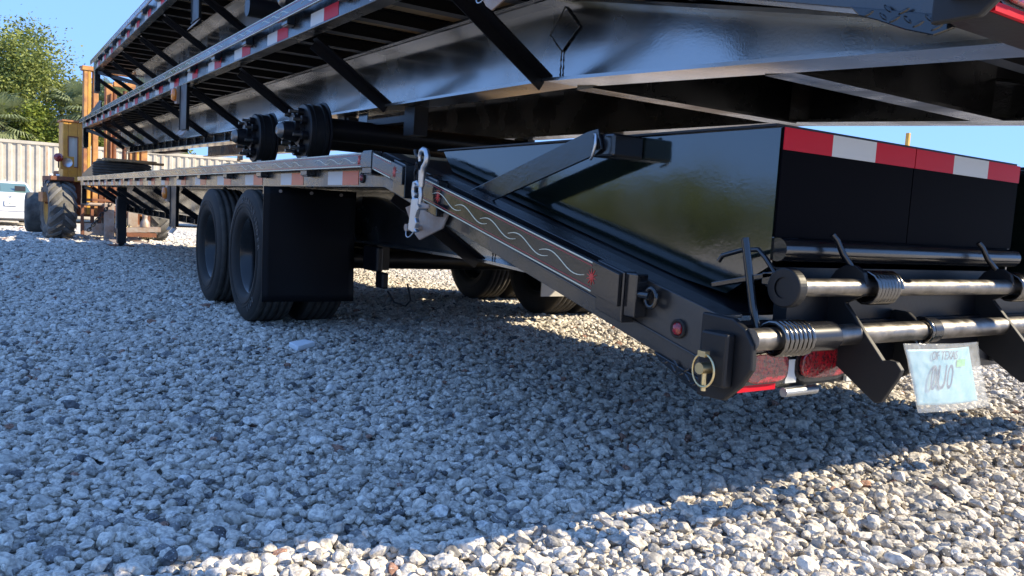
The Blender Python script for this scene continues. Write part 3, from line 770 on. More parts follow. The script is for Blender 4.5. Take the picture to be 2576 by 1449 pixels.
# ------------------------------------------------------------------ loose things near the trailers
# chain binder hanging at the gap in the rub rail
bd = tag(empty('chain_binder', (1.205, 2.46, .70)), 'zinc plated lever chain binder hanging beside the pinstriped rail of the bottom trailer', 'chain binder')
Q = lambda mb, nm, m, bevel=0, o=(1.205, 2.46, .70): mb.build(nm, m, bd, loc=(-o[0], -o[1], -o[2]), bevel=bevel)
def up_(x, y): p = U(x, y, X=1.205); return (p.x, p.y, p.z)
Q(MB().tube([up_(1057, 406), up_(1056, 392), up_(1060, 380), up_(1066, 376), up_(1073, 380), up_(1075, 392), up_(1073, 408), up_(1066, 420), up_(1063, 436)], [.006,.007,.009,.010,.010,.010,.010,.010,.011], 12), 'hook', M['chrome'])
Q(MB().tube([up_(1044, 377), up_(1046, 388), up_(1052, 395)], .006, 8), 'hook_tip', M['dark'])
Q(MB().tube([up_(1063, 428), up_(1061, 450), up_(1060, 470)], [.013,.012,.009], 12), 'screw', M['chrome'])
Q(MB().tube([up_(1057, 470), up_(1050, 458), up_(1043, 460), up_(1040, 480), up_(1043, 505)], .008, 10), 'yoke', M['chrome'])
Q(MB().tube([up_(1058, 466), up_(1059, 490), up_(1056, 512)], .008, 10), 'yoke', M['chrome'])
for px, py in ((1051, 467), (1051, 489), (1061, 522)):
    p = up_(px, py); Q(MB().cyl((p[0]-.016, p[1], p[2]), (p[0]+.016, p[1], p[2]), .008, 12), 'rivet', M['chrome'])
def quad(pts, x0, x1, nm, m, bev=.003):
    pp = [up_(*p)[1:] for p in pts]; return Q(MB().prismx(pp, x0, x1), nm, m, bev)
quad([(1043, 500), (1058, 498), (1056, 532), (1052, 548), (1055, 560), (1051, 575), (1055, 583), (1046, 585), (1034, 578)], 1.192, 1.208, 'lever', M['chrome'])
quad([(1056, 508), (1078, 514), (1078, 524), (1056, 526)], 1.203, 1.212, 'arm', M['worn'])
# short dark chain from the binder
ch = tag(empty('short_chain', (1.235, 2.51, .78)), 'short dark chain hanging behind the lever chain binder', 'chain')
for k in range(9):
    z = .868 - k*.022; a = k % 2
    pts = [((.004*0 + (.007*cos(q) if a else 0)), (0 if a else .007*cos(q)), .014*sin(q)) for q in [2*pi*j/10 for j in range(10)]]
    MB().tube(pts, .0028, 5, closed=True).build('chain_link', M['plate'], ch, loc=(0, 0, z - .78))

# white litter on the gravel
lit = MB(); lit.prismz([(-.055,-.035), (.075,-.03), (.06,.03), (-.03,.045)], 0, .028)
o = lit.build('foam_scrap', M['foam'], loc=(1.27, 3.77, .012), rot=(.12, -.08, .5), bevel=.004); tag(o, 'small white foam scrap lying on the shaded gravel', 'litter')

# plastic bag with a paper plate hanging under the tail
bag = tag(empty('plate_bag', (2.0, 1.02, .46)), 'clear plastic bag holding a blue paper licence plate, hanging from the lower bar', 'bag')
def bq(mb, nm, m, bevel=0): return mb.build(nm, m, bag, loc=(-2.0, -1.02, -.46), bevel=bevel)
def bp(x, y, Yo=0): p = U(x, y, Y=1.0); return Vector((p.x, 1.0 + Yo, p.z))
def sheet(corners, nu, nv, amp, seed, yo, m, nm, thick=.0008):
    a, b, c, d = [bp(*q) for q in corners]; rnd = random.Random(seed); from mathutils import noise
    vs = []
    for j in range(nv+1):
        for i in range(nu+1):
            u, v = i/nu, j/nv
            p = a.lerp(b, u).lerp(d.lerp(c, u), v)
            n_ = noise.noise(Vector((u*2.4+seed, v*1.4, 0))) + .5*noise.noise(Vector((u*6+seed, v*2.5, 3))) + .25*noise.noise(Vector((u*12, v*7+seed, 5)))
            p.y += yo + amp*n_ + .012*sin(u*pi)*(-1)
            vs.append(tuple(p))
    mb = MB(); mb.add(vs, [(j*(nu+1)+i, j*(nu+1)+i+1, (j+1)*(nu+1)+i+1, (j+1)*(nu+1)+i) for j in range(nv) for i in range(nu)], 0, True)
    o = bq(mb, nm, m); s = o.modifiers.new('thick', 'SOLIDIFY'); s.thickness = thick
    return o
def film_mat():
    m = bpy.data.materials.new('clear_film'); m.use_nodes = True; N = m.node_tree.nodes; L = m.node_tree.links
    b = N['Principled BSDF']; b.inputs['Base Color'].default_value = (.85,.88,.88,1); b.inputs['Roughness'].default_value = .15
    b.inputs['Coat Weight'].default_value = 1; b.inputs['Alpha'].default_value = .17
    tc = N.new('ShaderNodeTexCoord'); nz = N.new('ShaderNodeTexNoise'); nz.inputs['Scale'].default_value = 28; nz.inputs['Detail'].default_value = 2
    bp_ = N.new('ShaderNodeBump'); bp_.inputs['Strength'].default_value = .8; bp_.inputs['Distance'].default_value = .01
    L.new(tc.outputs['Object'], nz.inputs['Vector']); L.new(nz.outputs['Fac'], bp_.inputs['Height']); L.new(bp_.outputs[0], b.inputs['Normal'])
    return m
M['film'] = film_mat()
M['paper'] = mat('blue_paper_plate', (.09,.33,.46), .5, var=(9, .1, (.24,.48,.58)))
M['paper_ink'] = mat('plate_ink', (.03,.08,.16), .5)
M['sticker'] = mat('green_sticker', (.10,.42,.16), .5)
sheet([(2283, 880), (2440, 872), (2462, 1008), (2312, 1020)], 26, 22, .0005, 3, .004, M['paper'], 'paper_plate')
sheet([(2262, 862), (2452, 858), (2476, 1018), (2300, 1036)], 30, 26, .004, 3, -.009, M['film'], 'bag_film', .0004)
p = bp(2368, 893, -.0092)
text_part('plate_lettering', 'OF TEXAS', M['paper_ink'], bag, (p.x-2.0, p.y-1.02, p.z-.46), (pi/2, .03, 0), .030, ext=.0003, sx=.85)
p = bp(2408, 908, -.0092); bq(MB().box((p.x-.018, p.y, p.z-.012), (p.x+.02, p.y+.0006, p.z+.006)), 'sticker', M['sticker'])
p = bp(2360, 950, -.0092)
text_part('plate_number', '0U0', M['paper_ink'], bag, (p.x-2.0, p.y-1.02, p.z-.46), (pi/2, .03, 0), .085, ext=.0003, sx=.7)
p = bp(2350, 862, .02); bq(MB().tube([(p.x, 1.03, .455), (p.x+.002, 1.045, .475), (p.x, 1.05, .478)], .002, 6), 'tie', M['film'])

# tyres lying flat on the bottom deck with boards on top
def flat_tyre(x, y, z, label, r_=.40):
    t = tag(empty('spare_tyre', (x, y, z), (0, 0, 0)), label, 'tyre', 'tyres lying flat on the bottom deck')
    a = bpy.data.objects.new('tread', wheel_mesh['tyre']); COL.objects.link(a); a.parent = t; a.rotation_euler = (0, pi/2, 0); a.scale = (1, 1.05, 1.05)
    r = bpy.data.objects.new('rim', wheel_mesh['rim']); COL.objects.link(r); r.parent = t; r.rotation_euler = (0, pi/2, 0); r.scale = (1, 1.05, 1.05)
    return t
flat_tyre(1.73, 13.75, .936+.12, 'tyre lying flat at the front end of the bottom deck, under the boards')
def board(x0, x1, y0, y1, z, rz, label):
    o = MB().box((-(x1-x0)/2, -(y1-y0)/2, 0), ((x1-x0)/2, (y1-y0)/2, .035)).build('wooden_board', M['wood'], loc=((x0+x1)/2, (y0+y1)/2, z), rot=(0, 0, rz), bevel=.004)
    tag(o, label, 'board')
board(1.42, 2.15, 13.30, 13.50, 1.181, .06, 'weathered board lying across the flat tyre, the nearer of two')
board(1.40, 2.35, 13.85, 14.05, 1.181, -.03, 'weathered board lying across the flat tyre, the farther of two')

# ------------------------------------------------------------------ forklift
def lathe_tyre_lugs(parent, R, w, nm='lug', n=22, m=None):
    for side in (-1, 1):
        for k in range(n):
            a0 = 2*pi*(k + (.5 if side > 0 else 0))/n; mb = MB(); segs = 5; pts = []
            for j in range(segs+1):
                t = j/segs; x = side*(w*.03 + t*w*.47); a = a0 + t*.34 + .08*t*t
                pts.append((x, a, .046 + .016*t))
            vs = []; fs = []
            for (x, a, hw) in pts:
                r1 = R + .032 - (abs(x)/(w/2))**3*.05; r0 = R - .03 - (abs(x)/(w/2))**3*.05
                for (da, r) in ((-hw/R*1.0, r0), (-hw/R*.8, r1), (hw/R*.8, r1), (hw/R*1.0, r0)):
                    vs.append((x, r*cos(a+da), r*sin(a+da)))
            for j in range(segs):
                for q in range(3): fs.append((j*4+q, j*4+q+1, j*4+4+q+1, j*4+4+q))
            fs += [(0,1,2,3), tuple(segs*4+q for q in (3,2,1,0))]
            if side < 0: fs = [f[::-1] for f in fs]
            mb.add(vs, fs); mb.build(nm, m, parent)
def big_tyre(parent, x, y, z, R, w, lugs, steer=0, rimm=None):
    wl = empty('wheel', (x, y, z), parent=parent); wl.rotation_euler = (0, 0, steer)
    h = w/2; rr = R*.50
    MB().lathex([(-h*.8, rr), (-h*.95, rr+.05), (-h, rr+.12), (-h*.98, R-.10), (-h*.85, R-.02), (-h*.5, R-.002), (h*.5, R-.002), (h*.85, R-.02), (h*.98, R-.10), (h, rr+.12), (h*.8, rr)], seg=64).build('tyre', M['rubber_dusty'], wl)
    MB().lathex([(-h*.8, rr+.005), (-h*.84, rr+.02), (-h*.86, rr+.01), (-h*.6, rr-.02), (-h*.3, rr-.06), (-h*.25, .12), (-h*.35, .11), (-h*.37, 0)], seg=48).build('rim', rimm or M['yellow'], wl)
    if lugs: lathe_tyre_lugs(wl, R, w, n=lugs, m=M['lug'])
    return wl
FK = tag(empty('forklift', (2.17, 19.0, ground_z(2, 19)), (0, 0, .10)), 'old yellow rough terrain forklift with rusty mast standing behind the trailers', 'forklift')
fz = ground_z(2, 19)
Fq = lambda mb, nm, m, bevel=0, par=None: mb.build(nm, m, par or FK, bevel=bevel)
R_ = .60
big_tyre(FK, -.98, 0, R_, R_, .50, 16)
wr = big_tyre(FK, .86, 0, R_*.92, R_*.92, .46, 14); wr.rotation_euler = (0, 0, pi)
big_tyre(FK, -1.02, 2.6, .46, .46, .42, 0, -.10, M['rubber_dusty']); b_ = big_tyre(FK, .7, 2.6, .46, .46, .40, 0, .25); b_.rotation_euler = (0,0,pi+.25)
Fq(MB().cyl((-1.0, 0, .6), (1.1, 0, .6), .12, 16), 'axle', M['rust'])
Fq(MB().box((-.70, .1, .55), (.70, 3.1, 1.25)).box((-.55, 2.2, .6), (.55, 3.3, 1.45)), 'chassis', M['rust'], .03)
Fq(MB().prismx([(-.35, 1.28), (.62, 1.28), (.62, 1.20), (.35, .75), (.25, .70), (.2, 1.14), (-.35, 1.20)], -1.18, -.62), 'fender', M['rust'], .01)
Fq(MB().box((-.75, -.36, 1.19), (-.55, .4, 1.285)), 'fender_step', M['yellow'], .008)
Fq(MB().prismx([(-.35, 1.28), (.62, 1.28), (.62, 1.20), (.35, .75), (.25, .70), (.2, 1.14), (-.35, 1.20)], .62, 1.28), 'fender', M['rust'], .01)
Fq(MB().box((-1.28, -.10, .75), (-1.05, .4, .95)), 'side_step', M['rusty'], .01)
# cab with an open window
cab = empty('cab', (-.67, .25, 1.28), parent=FK)
Cq = lambda mb, nm, m, bevel=0: mb.build(nm, m, cab, bevel=bevel)
cw, chh, cdp = .195, 1.14, .45
Cq(MB().box((-cw, -.03, 0), (-cw+.10, .03, chh)).box((cw-.12, -.03, 0), (cw, .03, chh)).box((-cw+.10, -.03, chh-.30), (cw-.12, .03, chh)).box((-cw+.10, -.03, 0), (cw-.12, .03, .22)), 'cab_front', M['yellow'], .015)
Cq(MB().prismx([(.031, 0), (cdp, 0), (cdp, chh), (.3, chh+.01), (.031, chh)], -cw, -cw+.04), 'cab_side', M['yellow'], .01)
Cq(MB().box((cw-.04, .031, 0), (cw, cdp, .5)).box((cw-.04, .031, chh-.25), (cw, cdp, chh)).box((cw-.04, cdp-.1, .5), (cw, cdp, chh-.25)), 'cab_side', M['yellow'], .01)
Cq(MB().box((-cw-.03, -.06, chh+.002), (cw+.03, cdp+.03, chh+.05)), 'cab_roof', M['rusty'], .015)
Cq(MB().box((-cw+.10, .0, .22), (cw-.12, .008, chh-.30)), 'windscreen', M['glass'])
Cq(MB().box((-.12, .35, .0), (.14, .5, .55)), 'seat', M['dark'], .03)
Cq(MB().box((-cw+.085, -.036, .205), (-cw+.105, -.0305, chh-.285)).box((cw-.125, -.036, .205), (cw-.105, -.0305, chh-.285)).box((-cw+.106, -.036, chh-.305), (cw-.126, -.0305, chh-.285)).box((-cw+.106, -.036, .205), (cw-.126, -.0305, .225)), 'window_seal', M['rust'])
Fq(MB().prismx([(-.10, 1.28), (.35, 1.28), (.25, 2.3), (.20, 2.3)], -.04, .02), 'cab_brace', M['yellow'])
# lamps
lm = empty('headlight', (-.86, -.22, 1.57), parent=FK); lm.scale = (.85,)*3
MB().add(*(lambda n: ([(.11*cos(2*pi*k/n), -.02, .11*sin(2*pi*k/n)) for k in range(n)] + [(.085*cos(2*pi*k/n), .08, .085*sin(2*pi*k/n)) for k in range(n)] + [(0, .10, 0), (0, -.045, 0)],
   [(k, (k+1) % n, n+(k+1) % n, n+k)[::-1] for k in range(n)] + [(n+k, n+(k+1) % n, 2*n) for k in range(n)] + [((k+1) % n, k, 2*n+1) for k in range(n)]))(28), 0, True).build('lens', M['chrome'], lm)
MB().box((-.14, .03, -.17), (.15, .05, .15)).build('lamp_plate', M['yellow'], lm)
lm = empty('turn_light', (-1.02, -.22, 1.66), parent=FK)
MB().tube([(0, .02, 0), (0, -.02, 0), (0, -.045, 0)], [.085, .085, .03], 24).build('lens', M['red'], lm)
MB().cyl((0, .0, -.21), (0, 0, -.08), .012, 8).build('stalk', M['dark'], lm)
for x in (-1.16, -1.04): Fq(MB().lathex([(-.03, 0), (-.03, .02), (.03, .02), (.03, 0)], (x, -.30, 1.30), 12), 'fender_lamp', M['foam'])
# mast
my = -.62
for x, m_, w_ in ((-.66, 'rusty', .065), (-.59, 'yellow', .06), (-.49, 'rusty', .095), (-.26, 'rusty', .12), (.20, 'rusty', .10), (.42, 'rusty', .12), (.33, 'yellow', .05)):
    Fq(MB().box((x, my-.10, .55), (x+w_, my+.06, 3.40 if x < -.3 or x > .3 else 3.2)), 'mast_rail', M[m_], .008)
Fq(MB().box((-.70, my-.12, 3.401), (.58, my+.08, 3.49)).box((-.12, my-.10, 3.16), (.40, my-.02, 3.26)), 'mast_crosshead', M['rusty'], .01)
for x in (-.08, .12): Fq(MB().cyl((x, my, .6), (x, my, 3.1), .045, 16), 'lift_cylinder', M['rust'])
for x0 in (-.18, .30):
    cg = empty('mast_chain', (x0, my-.13, 3.0), parent=FK)
    MB().tube([(0, 0, 0), (.01, 0, -.8), (0, 0, -1.6), (0, 0, -2.2)], .022, 6).build('chain_strand', M['rust'], cg)
Fq(MB().tube([(-.1, my-.14, 2.75), (.1, my-.15, 2.65), (-.02, my-.15, 2.5), (.12, my-.15, 2.38), (0, my-.15, 2.2)], .025, 8), 'hose', M['dark'])
# carriage and fork
cy_ = -.95
Fq(MB().box((-.74, cy_-.03, .15), (-.69, cy_+.05, .82)).box((.50, cy_-.03, .15), (.55, cy_+.05, .82)).box((-.74, cy_-.03, .821), (.55, cy_+.05, .87)), 'carriage_frame', M['rust'], .005)
Fq(MB().box((-.685, cy_-.02, .14), (.495, cy_+.03, .38)), 'carriage_plate', M['worn'], .006)
Fq(MB().cyl((-.685, cy_, .76), (.495, cy_, .76), .035, 18), 'carriage_shaft', M['worn'])
for x in (-.55, -.42, .0, .30): Fq(MB().box((x, cy_+.05, .30), (x+.06, cy_+.12, .80)), 'carriage_strut', M['rust'])
for x in (-.34, .10):
    fk_ = Fq(MB().box((x, cy_-.10, .02), (x+.19, cy_-.04, .80)), 'fork', M['worn'], .012)
    Fq(MB().prismx([(cy_-.036, .02), (cy_-.036, .09), (cy_-1.25, .05), (cy_-1.3, .02)], x+.002, x+.188), 'fork_blade', M['worn'], par=fk_)
Fq(MB().box((-.14, cy_-.05, .40), (-.02, cy_-.03, .50)), 'yellow_patch', M['yellow'])
# chain hanging across the carriage
hc = tag(empty('hanging_chain', (0, 0, 0)), 'heavy chain hanging slantwise across the forklift carriage', 'chain')
a_ = U(428/1*.0+ 430*.0 + 429, 495, Y=17.75); 
pa, pb_ = U(427, 480, Y=17.80), U(352, 590, Y=17.80)
pa, pb_ = U(280+ (790*.0) , 0, Y=17.8), None
def zz_(x, y): return U(179 + x*.1235, 447.2 + y*.1235, Y=17.72)     # detail picture of the carriage
pa, pb_ = zz_(790, 540), zz_(370, 1050)
for k in range(11):
    t = k/10; c = pa.lerp(pb_, t); d = (pb_-pa).normalized(); s_ = Vector((0,1,0)) if k % 2 else d.cross(Vector((0,1,0))).normalized()
    MB().tube([d*.050*cos(q) + s_*.028*sin(q) for q in [2*pi*j/12 for j in range(12)]], .011, 6, closed=True).build('chain_link', M['plate'], hc, loc=c)
# heap with a ball hitch lying on the fork
hp = tag(empty('tow_hitch', zz_(1500, 1000)), 'greyish ball hitch standing on the forklift fork with rusty plates', 'hitch')
MB().tube([(0,0,0), (0,0,.10), (0,0,.16), (0,0,.20), (0,0,.25), (0,0,.30)], [.10,.085,.05,.05,.06,.03], 16).build('ball_mount', M['worn'], hp)
MB().box((-.45, -.12, -.10), (.28, .12, -.005)).build('hitch_plate', M['worn'], hp, rot=(0, -.05, 0))
MB().box((-.35, -.15, -.20), (.20, .10, -.115)).build('hitch_beam', M['rust'], hp)
gc = tag(empty('yellow_chain', zz_(1040, 700)), 'zinc yellow chain draped down to the gravel beside the landing leg', 'chain')
org = zz_(1040, 700); rnd = random.Random(8)
path = [(1030, 700), (1040, 790), (1070, 860), (1100, 900), (1130, 950), (1175, 990), (1220, 1000), (1130, 1040), (1050, 960), (1060, 1060), (1120, 1150), (1350, 1190), (1450, 1240), (1490, 1180), (1510, 1250), (1550, 1190), (1600, 1230), (1640, 1160)]
kk = 0
for (x0, y0), (x1, y1) in zip(path, path[1:]):
    A, B = zz_(x0, y0) - org, zz_(x1, y1) - org; n_ = max(1, int((B-A).length/.045)); d = (B-A).normalized()
    for j in range(n_):
        s_ = Vector((0,1,0)) if kk % 2 else d.cross(Vector((0,1,0))).normalized(); kk += 1
        MB().tube([d*.030*cos(q) + s_*.018*sin(q) for q in [2*pi*i/8 for i in range(8)]], .006, 5, closed=True).build('chain_link', M['gold'], gc, loc=A.lerp(B, (j+.5)/n_))

# ------------------------------------------------------------------ white saloon car
def make_car():
    CZ0 = ground_z(.5, 30)
    c = tag(empty('parked_car', (.56, 29.7, CZ0), (0, 0, .09)), 'white saloon car parked in front of the containers, seen from behind', 'car')
    q = lambda mb, nm, m, bevel=0, par=None: mb.build(nm, m, par or c, bevel=bevel)
    # body as lofted sections along y (0 = rear); outline rows: half width, z
    secs = [(-.02, .30, .60, .72, .86), (.0, .28, .90, .90, .92), (.12, .25, .93, .93, .99), (.45, .22, .94, .93, 1.05), (1.2, .20, .945, .94, 1.06), (3.4, .20, .94, .93, 1.02), (4.4, .22, .92, .88, .90), (4.85, .30, .80, .75, .68)]
    vs = []; n = 12
    for (y, zb, w1, w2, zt) in secs:
        for k in range(n):
            pr = [(-w1*.92, zb), (-w1, zb+.12), (-w1, .55), (-w1*.985, .75), (-w2*.93, zt-.04), (-w2*.80, zt), (w2*.80, zt), (w2*.93, zt-.04), (w1*.985, .75), (w1, .55), (w1, zb+.12), (w1*.92, zb)][k]
            vs.append((pr[0], y, min(pr[1], zt - .0) if k not in (5,6) else pr[1]))
    fs = []
    for i in range(len(secs)-1):
        for k in range(n): a, b = i*n+k, i*n+(k+1) % n; fs.append((a, a+n, b+n, b))
    fs += [tuple(range(n)), tuple(range(len(secs)*n-1, (len(secs)-1)*n-1, -1))]
    mb = MB(); mb.add(vs, fs, 0, True); body = q(mb, 'body', M['white'], .02)
    # cabin
    def ring(y, w0, z0): return (y, w0, z0)
    cab = MB(); P_ = [(.55, .74, 1.04), (1.15, .58, 1.40), (1.7, .60, 1.455), (2.5, .60, 1.445), (3.3, .70, 1.03)]
    vs = []
    for y, w_, z in P_: vs += [(-w_, y, z), (w_, y, z)]
    base = [(-.80, .55, 1.03), (-.82, 1.15, 1.03), (-.83, 1.7, 1.03), (-.83, 2.5, 1.03), (-.80, 3.3, 1.0)]
    for x, y, z in base: vs += [(x, y, z), (-x, y, z)]
    fs = [(2*i, 2*i+1, 2*i+3, 2*i+2) for i in range(4)] + [(2*i, 2*i+2, 10+2*i+2, 10+2*i) for i in range(4)] + [(2*i+1, 10+2*i+1, 10+2*i+3, 2*i+3) for i in range(4)]
    cab.add(vs, fs, 0, False); q(cab, 'cabin', M['white'], .03)
    q(MB().add([(-.655, .625, 1.085), (.655, .625, 1.085), (.545, 1.085, 1.375), (-.545, 1.085, 1.375)], [(0,1,2,3)]), 'rear_window', M['car_glass'])
    q(MB().box((-.56, 1.13, 1.408), (.56, 1.16, 1.418)).lathex([(-.012, 0), (-.01, .03), (.01, .03), (.012, 0)], (0, 1.3, 1.46), 10), 'roof_fin', M['white'])
    q(MB().box((-.50, .70, 1.14), (-.2, .74, 1.30)).box((.2, .70, 1.14), (.5, .74, 1.30)), 'head_rest', M['dark'])
    for s_ in (-1, 1):
        q(MB().add([(s_*.90, -.004, .84), (s_*.60, -.012, .80), (s_*.62, -.012, .86), (s_*.90, -.004, .93), (s_*.935, .22, .92), (s_*.942, .22, .86)], [(0,1,2,3) if s_ > 0 else (3,2,1,0), (0,3,4,5) if s_ > 0 else (5,4,3,0)]), 'tail_light', M['red'])
        for y in (.95, 3.85):
            w_ = empty('wheel', (s_*.80, y, .335), parent=c)
            MB().lathex([(-.11, .2), (-.12, .25), (-.11, .325), (-.08, .335), (.08, .335), (.11, .325), (.12, .25), (.11, .2)], seg=40).build('tyre', M['rubber'], w_)
            MB().lathex([(s_*.11, .21), (s_*.09, .20), (s_*.085, .05), (s_*.1, 0)], seg=32).build('rim', M['chrome'], w_)
        q(MB().box((s_*.55, -.035, .26), (s_*.78, .02, .33)), 'exhaust', M['chrome'], .01)
    q(MB().box((-.78, -.035, .20), (.78, .03, .255)), 'diffuser', M['dark'], .01)
    q(MB().box((-.80, -.040, .50), (.80, -.026, .515)), 'bumper_crease', M['crease'])
    # plate
    pl = q(MB().box((-.17, -.048, .655), (.17, -.034, .825)), 'licence_plate', M['dark'], .004)
    q(MB().box((-.158, -.051, .668), (.158, -.0481, .812)), 'plate_face', M['plate_white'], par=pl)
    text_part('plate_text', 'PJN  230', M['green_ink'], pl, (0, -.0515, .738), (pi/2, 0, 0), .082, sx=.80)
    q(MB().lathex([(-.002, 0), (-.002, .022), (.002, .022), (.002, 0)], (0, -.053, .742), 14), 'plate_emblem', M['orange_ink'], par=pl)
    # winged badge
    b = MB()
    for s_ in (-1, 1):
        for k in range(3):
            b.add([(s_*.02, -.016, .965-k*.012), (s_*(.10-.02*k), -.016, .975-k*.012), (s_*(.10-.02*k), -.016, .968-k*.012), (s_*.02, -.016, .957-k*.012)], [(0,1,2,3) if s_ < 0 else (3,2,1,0)])
    b.box((-.018, -.02, .93), (.018, -.014, .968))
    o = q(b, 'badge', M['dark']); o.location = (0, .0, 0)
    return c
M['car_glass'] = mat('car_glass', (.10,.17,.15), .03, spec=1, coat=1)
M['crease'] = mat('panel_gap', (.25,.25,.28), .5)
make_car()

# ------------------------------------------------------------------ shipping containers
M['container'] = mat('cream_container_paint', (.50,.46,.38), .65, var=(2.2, .13, (.40,.36,.29)), bump=[(12, .2, .004)])
M['container_rust'] = mat('container_rust_streak', (.36,.20,.10), .8, var=(4, .2, (.50,.44,.34)))
def container(x0, y0, rz, label, n=40, L=12.2, H=2.9):
    c = tag(empty('shipping_container', (x0, y0, -.42), (0, 0, rz)), label, 'container', 'cream shipping containers behind the car')
    q = lambda mb, nm, m, bevel=0: mb.build(nm, m, c, bevel=bevel)
    # trapezoid corrugation, each rib modelled
    pts = []; p = L/n
    for i in range(n):
        x = i*p; pts += [(x, 0), (x+p*.30, 0), (x+p*.45, .045), (x+p*.82, .045), (x+p*.97, 0)]
    pts.append((L, 0)); mb = MB(); vs = [(x, y, .16) for x, y in pts] + [(x, y, H-.12) for x, y in pts]; k = len(pts)
    mb.add(vs, [(i, i+1, k+i+1, k+i) for i in range(k-1)]); w_ = q(mb, 'corrugated_side', M['container'])
    q(MB().box((0, -.03, H-.1195), (L, .06, H)).box((0, -.03, 0), (L, .06, .1595)), 'frame_rail', M['container'], .005)
    q(MB().box((-.08, -.04, 0), (-.001, .12, H)).box((L+.001, -.04, 0), (L+.08, .12, H)), 'corner_post', M['container'])
    q(MB().box((0, .07, .1), (L, 2.43, H-.02)), 'box', M['container'])
    rnd = random.Random(int(x0*10)+3)
    for i in range(9):
        x = rnd.randrange(n)*p + p*.04; z1 = H-.13; z0 = z1 - rnd.uniform(.5, 2.2)
        q(MB().box((x, -.003, z0), (x+rnd.uniform(.02,.07), -.0008, z1)), 'rust_streak', M['container_rust'])
    return c
A_ = U(0, 345, Y=35.6); B_ = U(155, 358, Y=35.6)
co = container(-7.0, 36.4, -.03, 'cream corrugated shipping container behind the white car, rust streaked')
co2 = container(5.4, 36.0, -.03, 'cream corrugated shipping container glimpsed between the bottom and middle trailers')
container(-20.4, 36.8, -.03, 'cream corrugated shipping container farther left along the yard')
container(-33.8, 37.2, -.03, 'cream corrugated shipping container at the far left end of the row')
bl = MB().box((0, -.08, 0), (.95, -.05, .95)).build('blue_panel', M['blue'], loc=(3.20, 36.02, .38)); tag(bl, 'faded blue panel leaning on the cream container behind the forklift', 'panel')

# ------------------------------------------------------------------ trees
def leaf_mat(name, c1, c2):
    m = bpy.data.materials.new(name); m.use_nodes = True; N = m.node_tree.nodes; L = m.node_tree.links
    b = N['Principled BSDF']; b.inputs['Roughness'].default_value = .55; b.inputs['Specular IOR Level'].default_value = .35
    at = N.new('ShaderNodeAttribute'); at.attribute_name = 'tone'; cr = N.new('ShaderNodeValToRGB')
    cr.color_ramp.elements[0].color = (*c1, 1); cr.color_ramp.elements[1].color = (*c2, 1)
    L.new(at.outputs['Fac'], cr.inputs['Fac']); L.new(cr.outputs['Color'], b.inputs['Base Color'])
    tr = N.new('ShaderNodeBsdfTranslucent'); L.new(cr.outputs['Color'], tr.inputs['Color'])
    ms = N.new('ShaderNodeMixShader'); ms.inputs[0].default_value = .3; L.new(b.outputs[0], ms.inputs[1]); L.new(tr.outputs[0], ms.inputs[2])
    L.new(ms.outputs[0], N['Material Output'].inputs[0])
    return m
M['leaf'] = leaf_mat('oak_leaf', (.08,.12,.022), (.30,.33,.09)); M['leaf2'] = leaf_mat('bush_leaf', (.08,.13,.018), (.30,.34,.06)); M['palm'] = leaf_mat('palm_leaf', (.10,.14,.06), (.30,.34,.18))
M['bark'] = mat('bark', (.12,.09,.065), .9, bump=[(20, .6, .02)], var=(6, .2, (.07,.05,.04)))
def tree(x, y, z, H, W, seed, label, m='leaf', n=15000, leaf=.17, group=None, crown_base=.15):
    rnd = random.Random(seed); t = tag(empty('broadleaf_tree', (x, y, z)), label, 'tree', group)
    tk = MB(); tk.tube([(0,0,0), (.05,0,H*.2), (-.05,.05,H*.4), (.1,0,H*.62)], [W*.07, W*.055, W*.04, W*.02], 10)
    limbs = []
    for k in range(11):
        a = rnd.uniform(0, 6.28); h0 = rnd.uniform(.22, .55)*H; l_ = rnd.uniform(.3, .5)*W; up = rnd.uniform(.15, .42)*H
        e = Vector((cos(a)*l_, sin(a)*l_, h0+up)); mid = Vector((cos(a)*l_*.45, sin(a)*l_*.45, h0+up*.4))
        tk.tube([(0,0,h0), mid, e], [W*.025, W*.016, W*.006], 6); limbs.append(e)
    tk.build('trunk', M['bark'], t)
    cl = []
    for k in range(46):
        if k < 11: c = limbs[k]
        else:
            a = rnd.uniform(0, 6.28); q = rnd.random()**.5; zz = rnd.uniform(crown_base, .95); rad = W*.5*(1-(max(0, zz-.5)/.55)**2)**.5 if zz > .5 else W*.5*(.75+.5*zz)
            c = Vector((cos(a)*q*rad, sin(a)*q*rad, zz*H))
        cl.append((c, rnd.uniform(.10, .20)*W*.75, rnd.random()))
    vs = []; fs = []; tn = []
    for i in range(n):
        c, r, tone = rnd.choice(cl); d = Vector((rnd.gauss(0,1), rnd.gauss(0,1), rnd.gauss(0,.8))); d *= r/1.4
        p = c + d; s_ = leaf*rnd.uniform(.6, 1.3); u = Vector((rnd.gauss(0,1), rnd.gauss(0,1), rnd.gauss(0,.6))).normalized(); v = u.cross(Vector((rnd.gauss(0,1), rnd.gauss(0,1), rnd.gauss(0,1)))).normalized()
        o = len(vs); vs += [tuple(p - u*s_*.5), tuple(p + v*s_*.28), tuple(p + u*s_*.5), tuple(p - v*s_*.28)]; fs.append((o, o+1, o+2, o+3)); tt = min(1, max(0, tone*.55 + rnd.random()*.5)); tn += [tt]*4
    me = bpy.data.meshes.new('crown'); me.from_pydata(vs, [], fs); a = me.attributes.new('tone', 'FLOAT', 'POINT'); a.data.foreach_set('value', tn); me.materials.append(M[m])
    o = bpy.data.objects.new('crown', me); COL.objects.link(o); o.parent = t
    return t
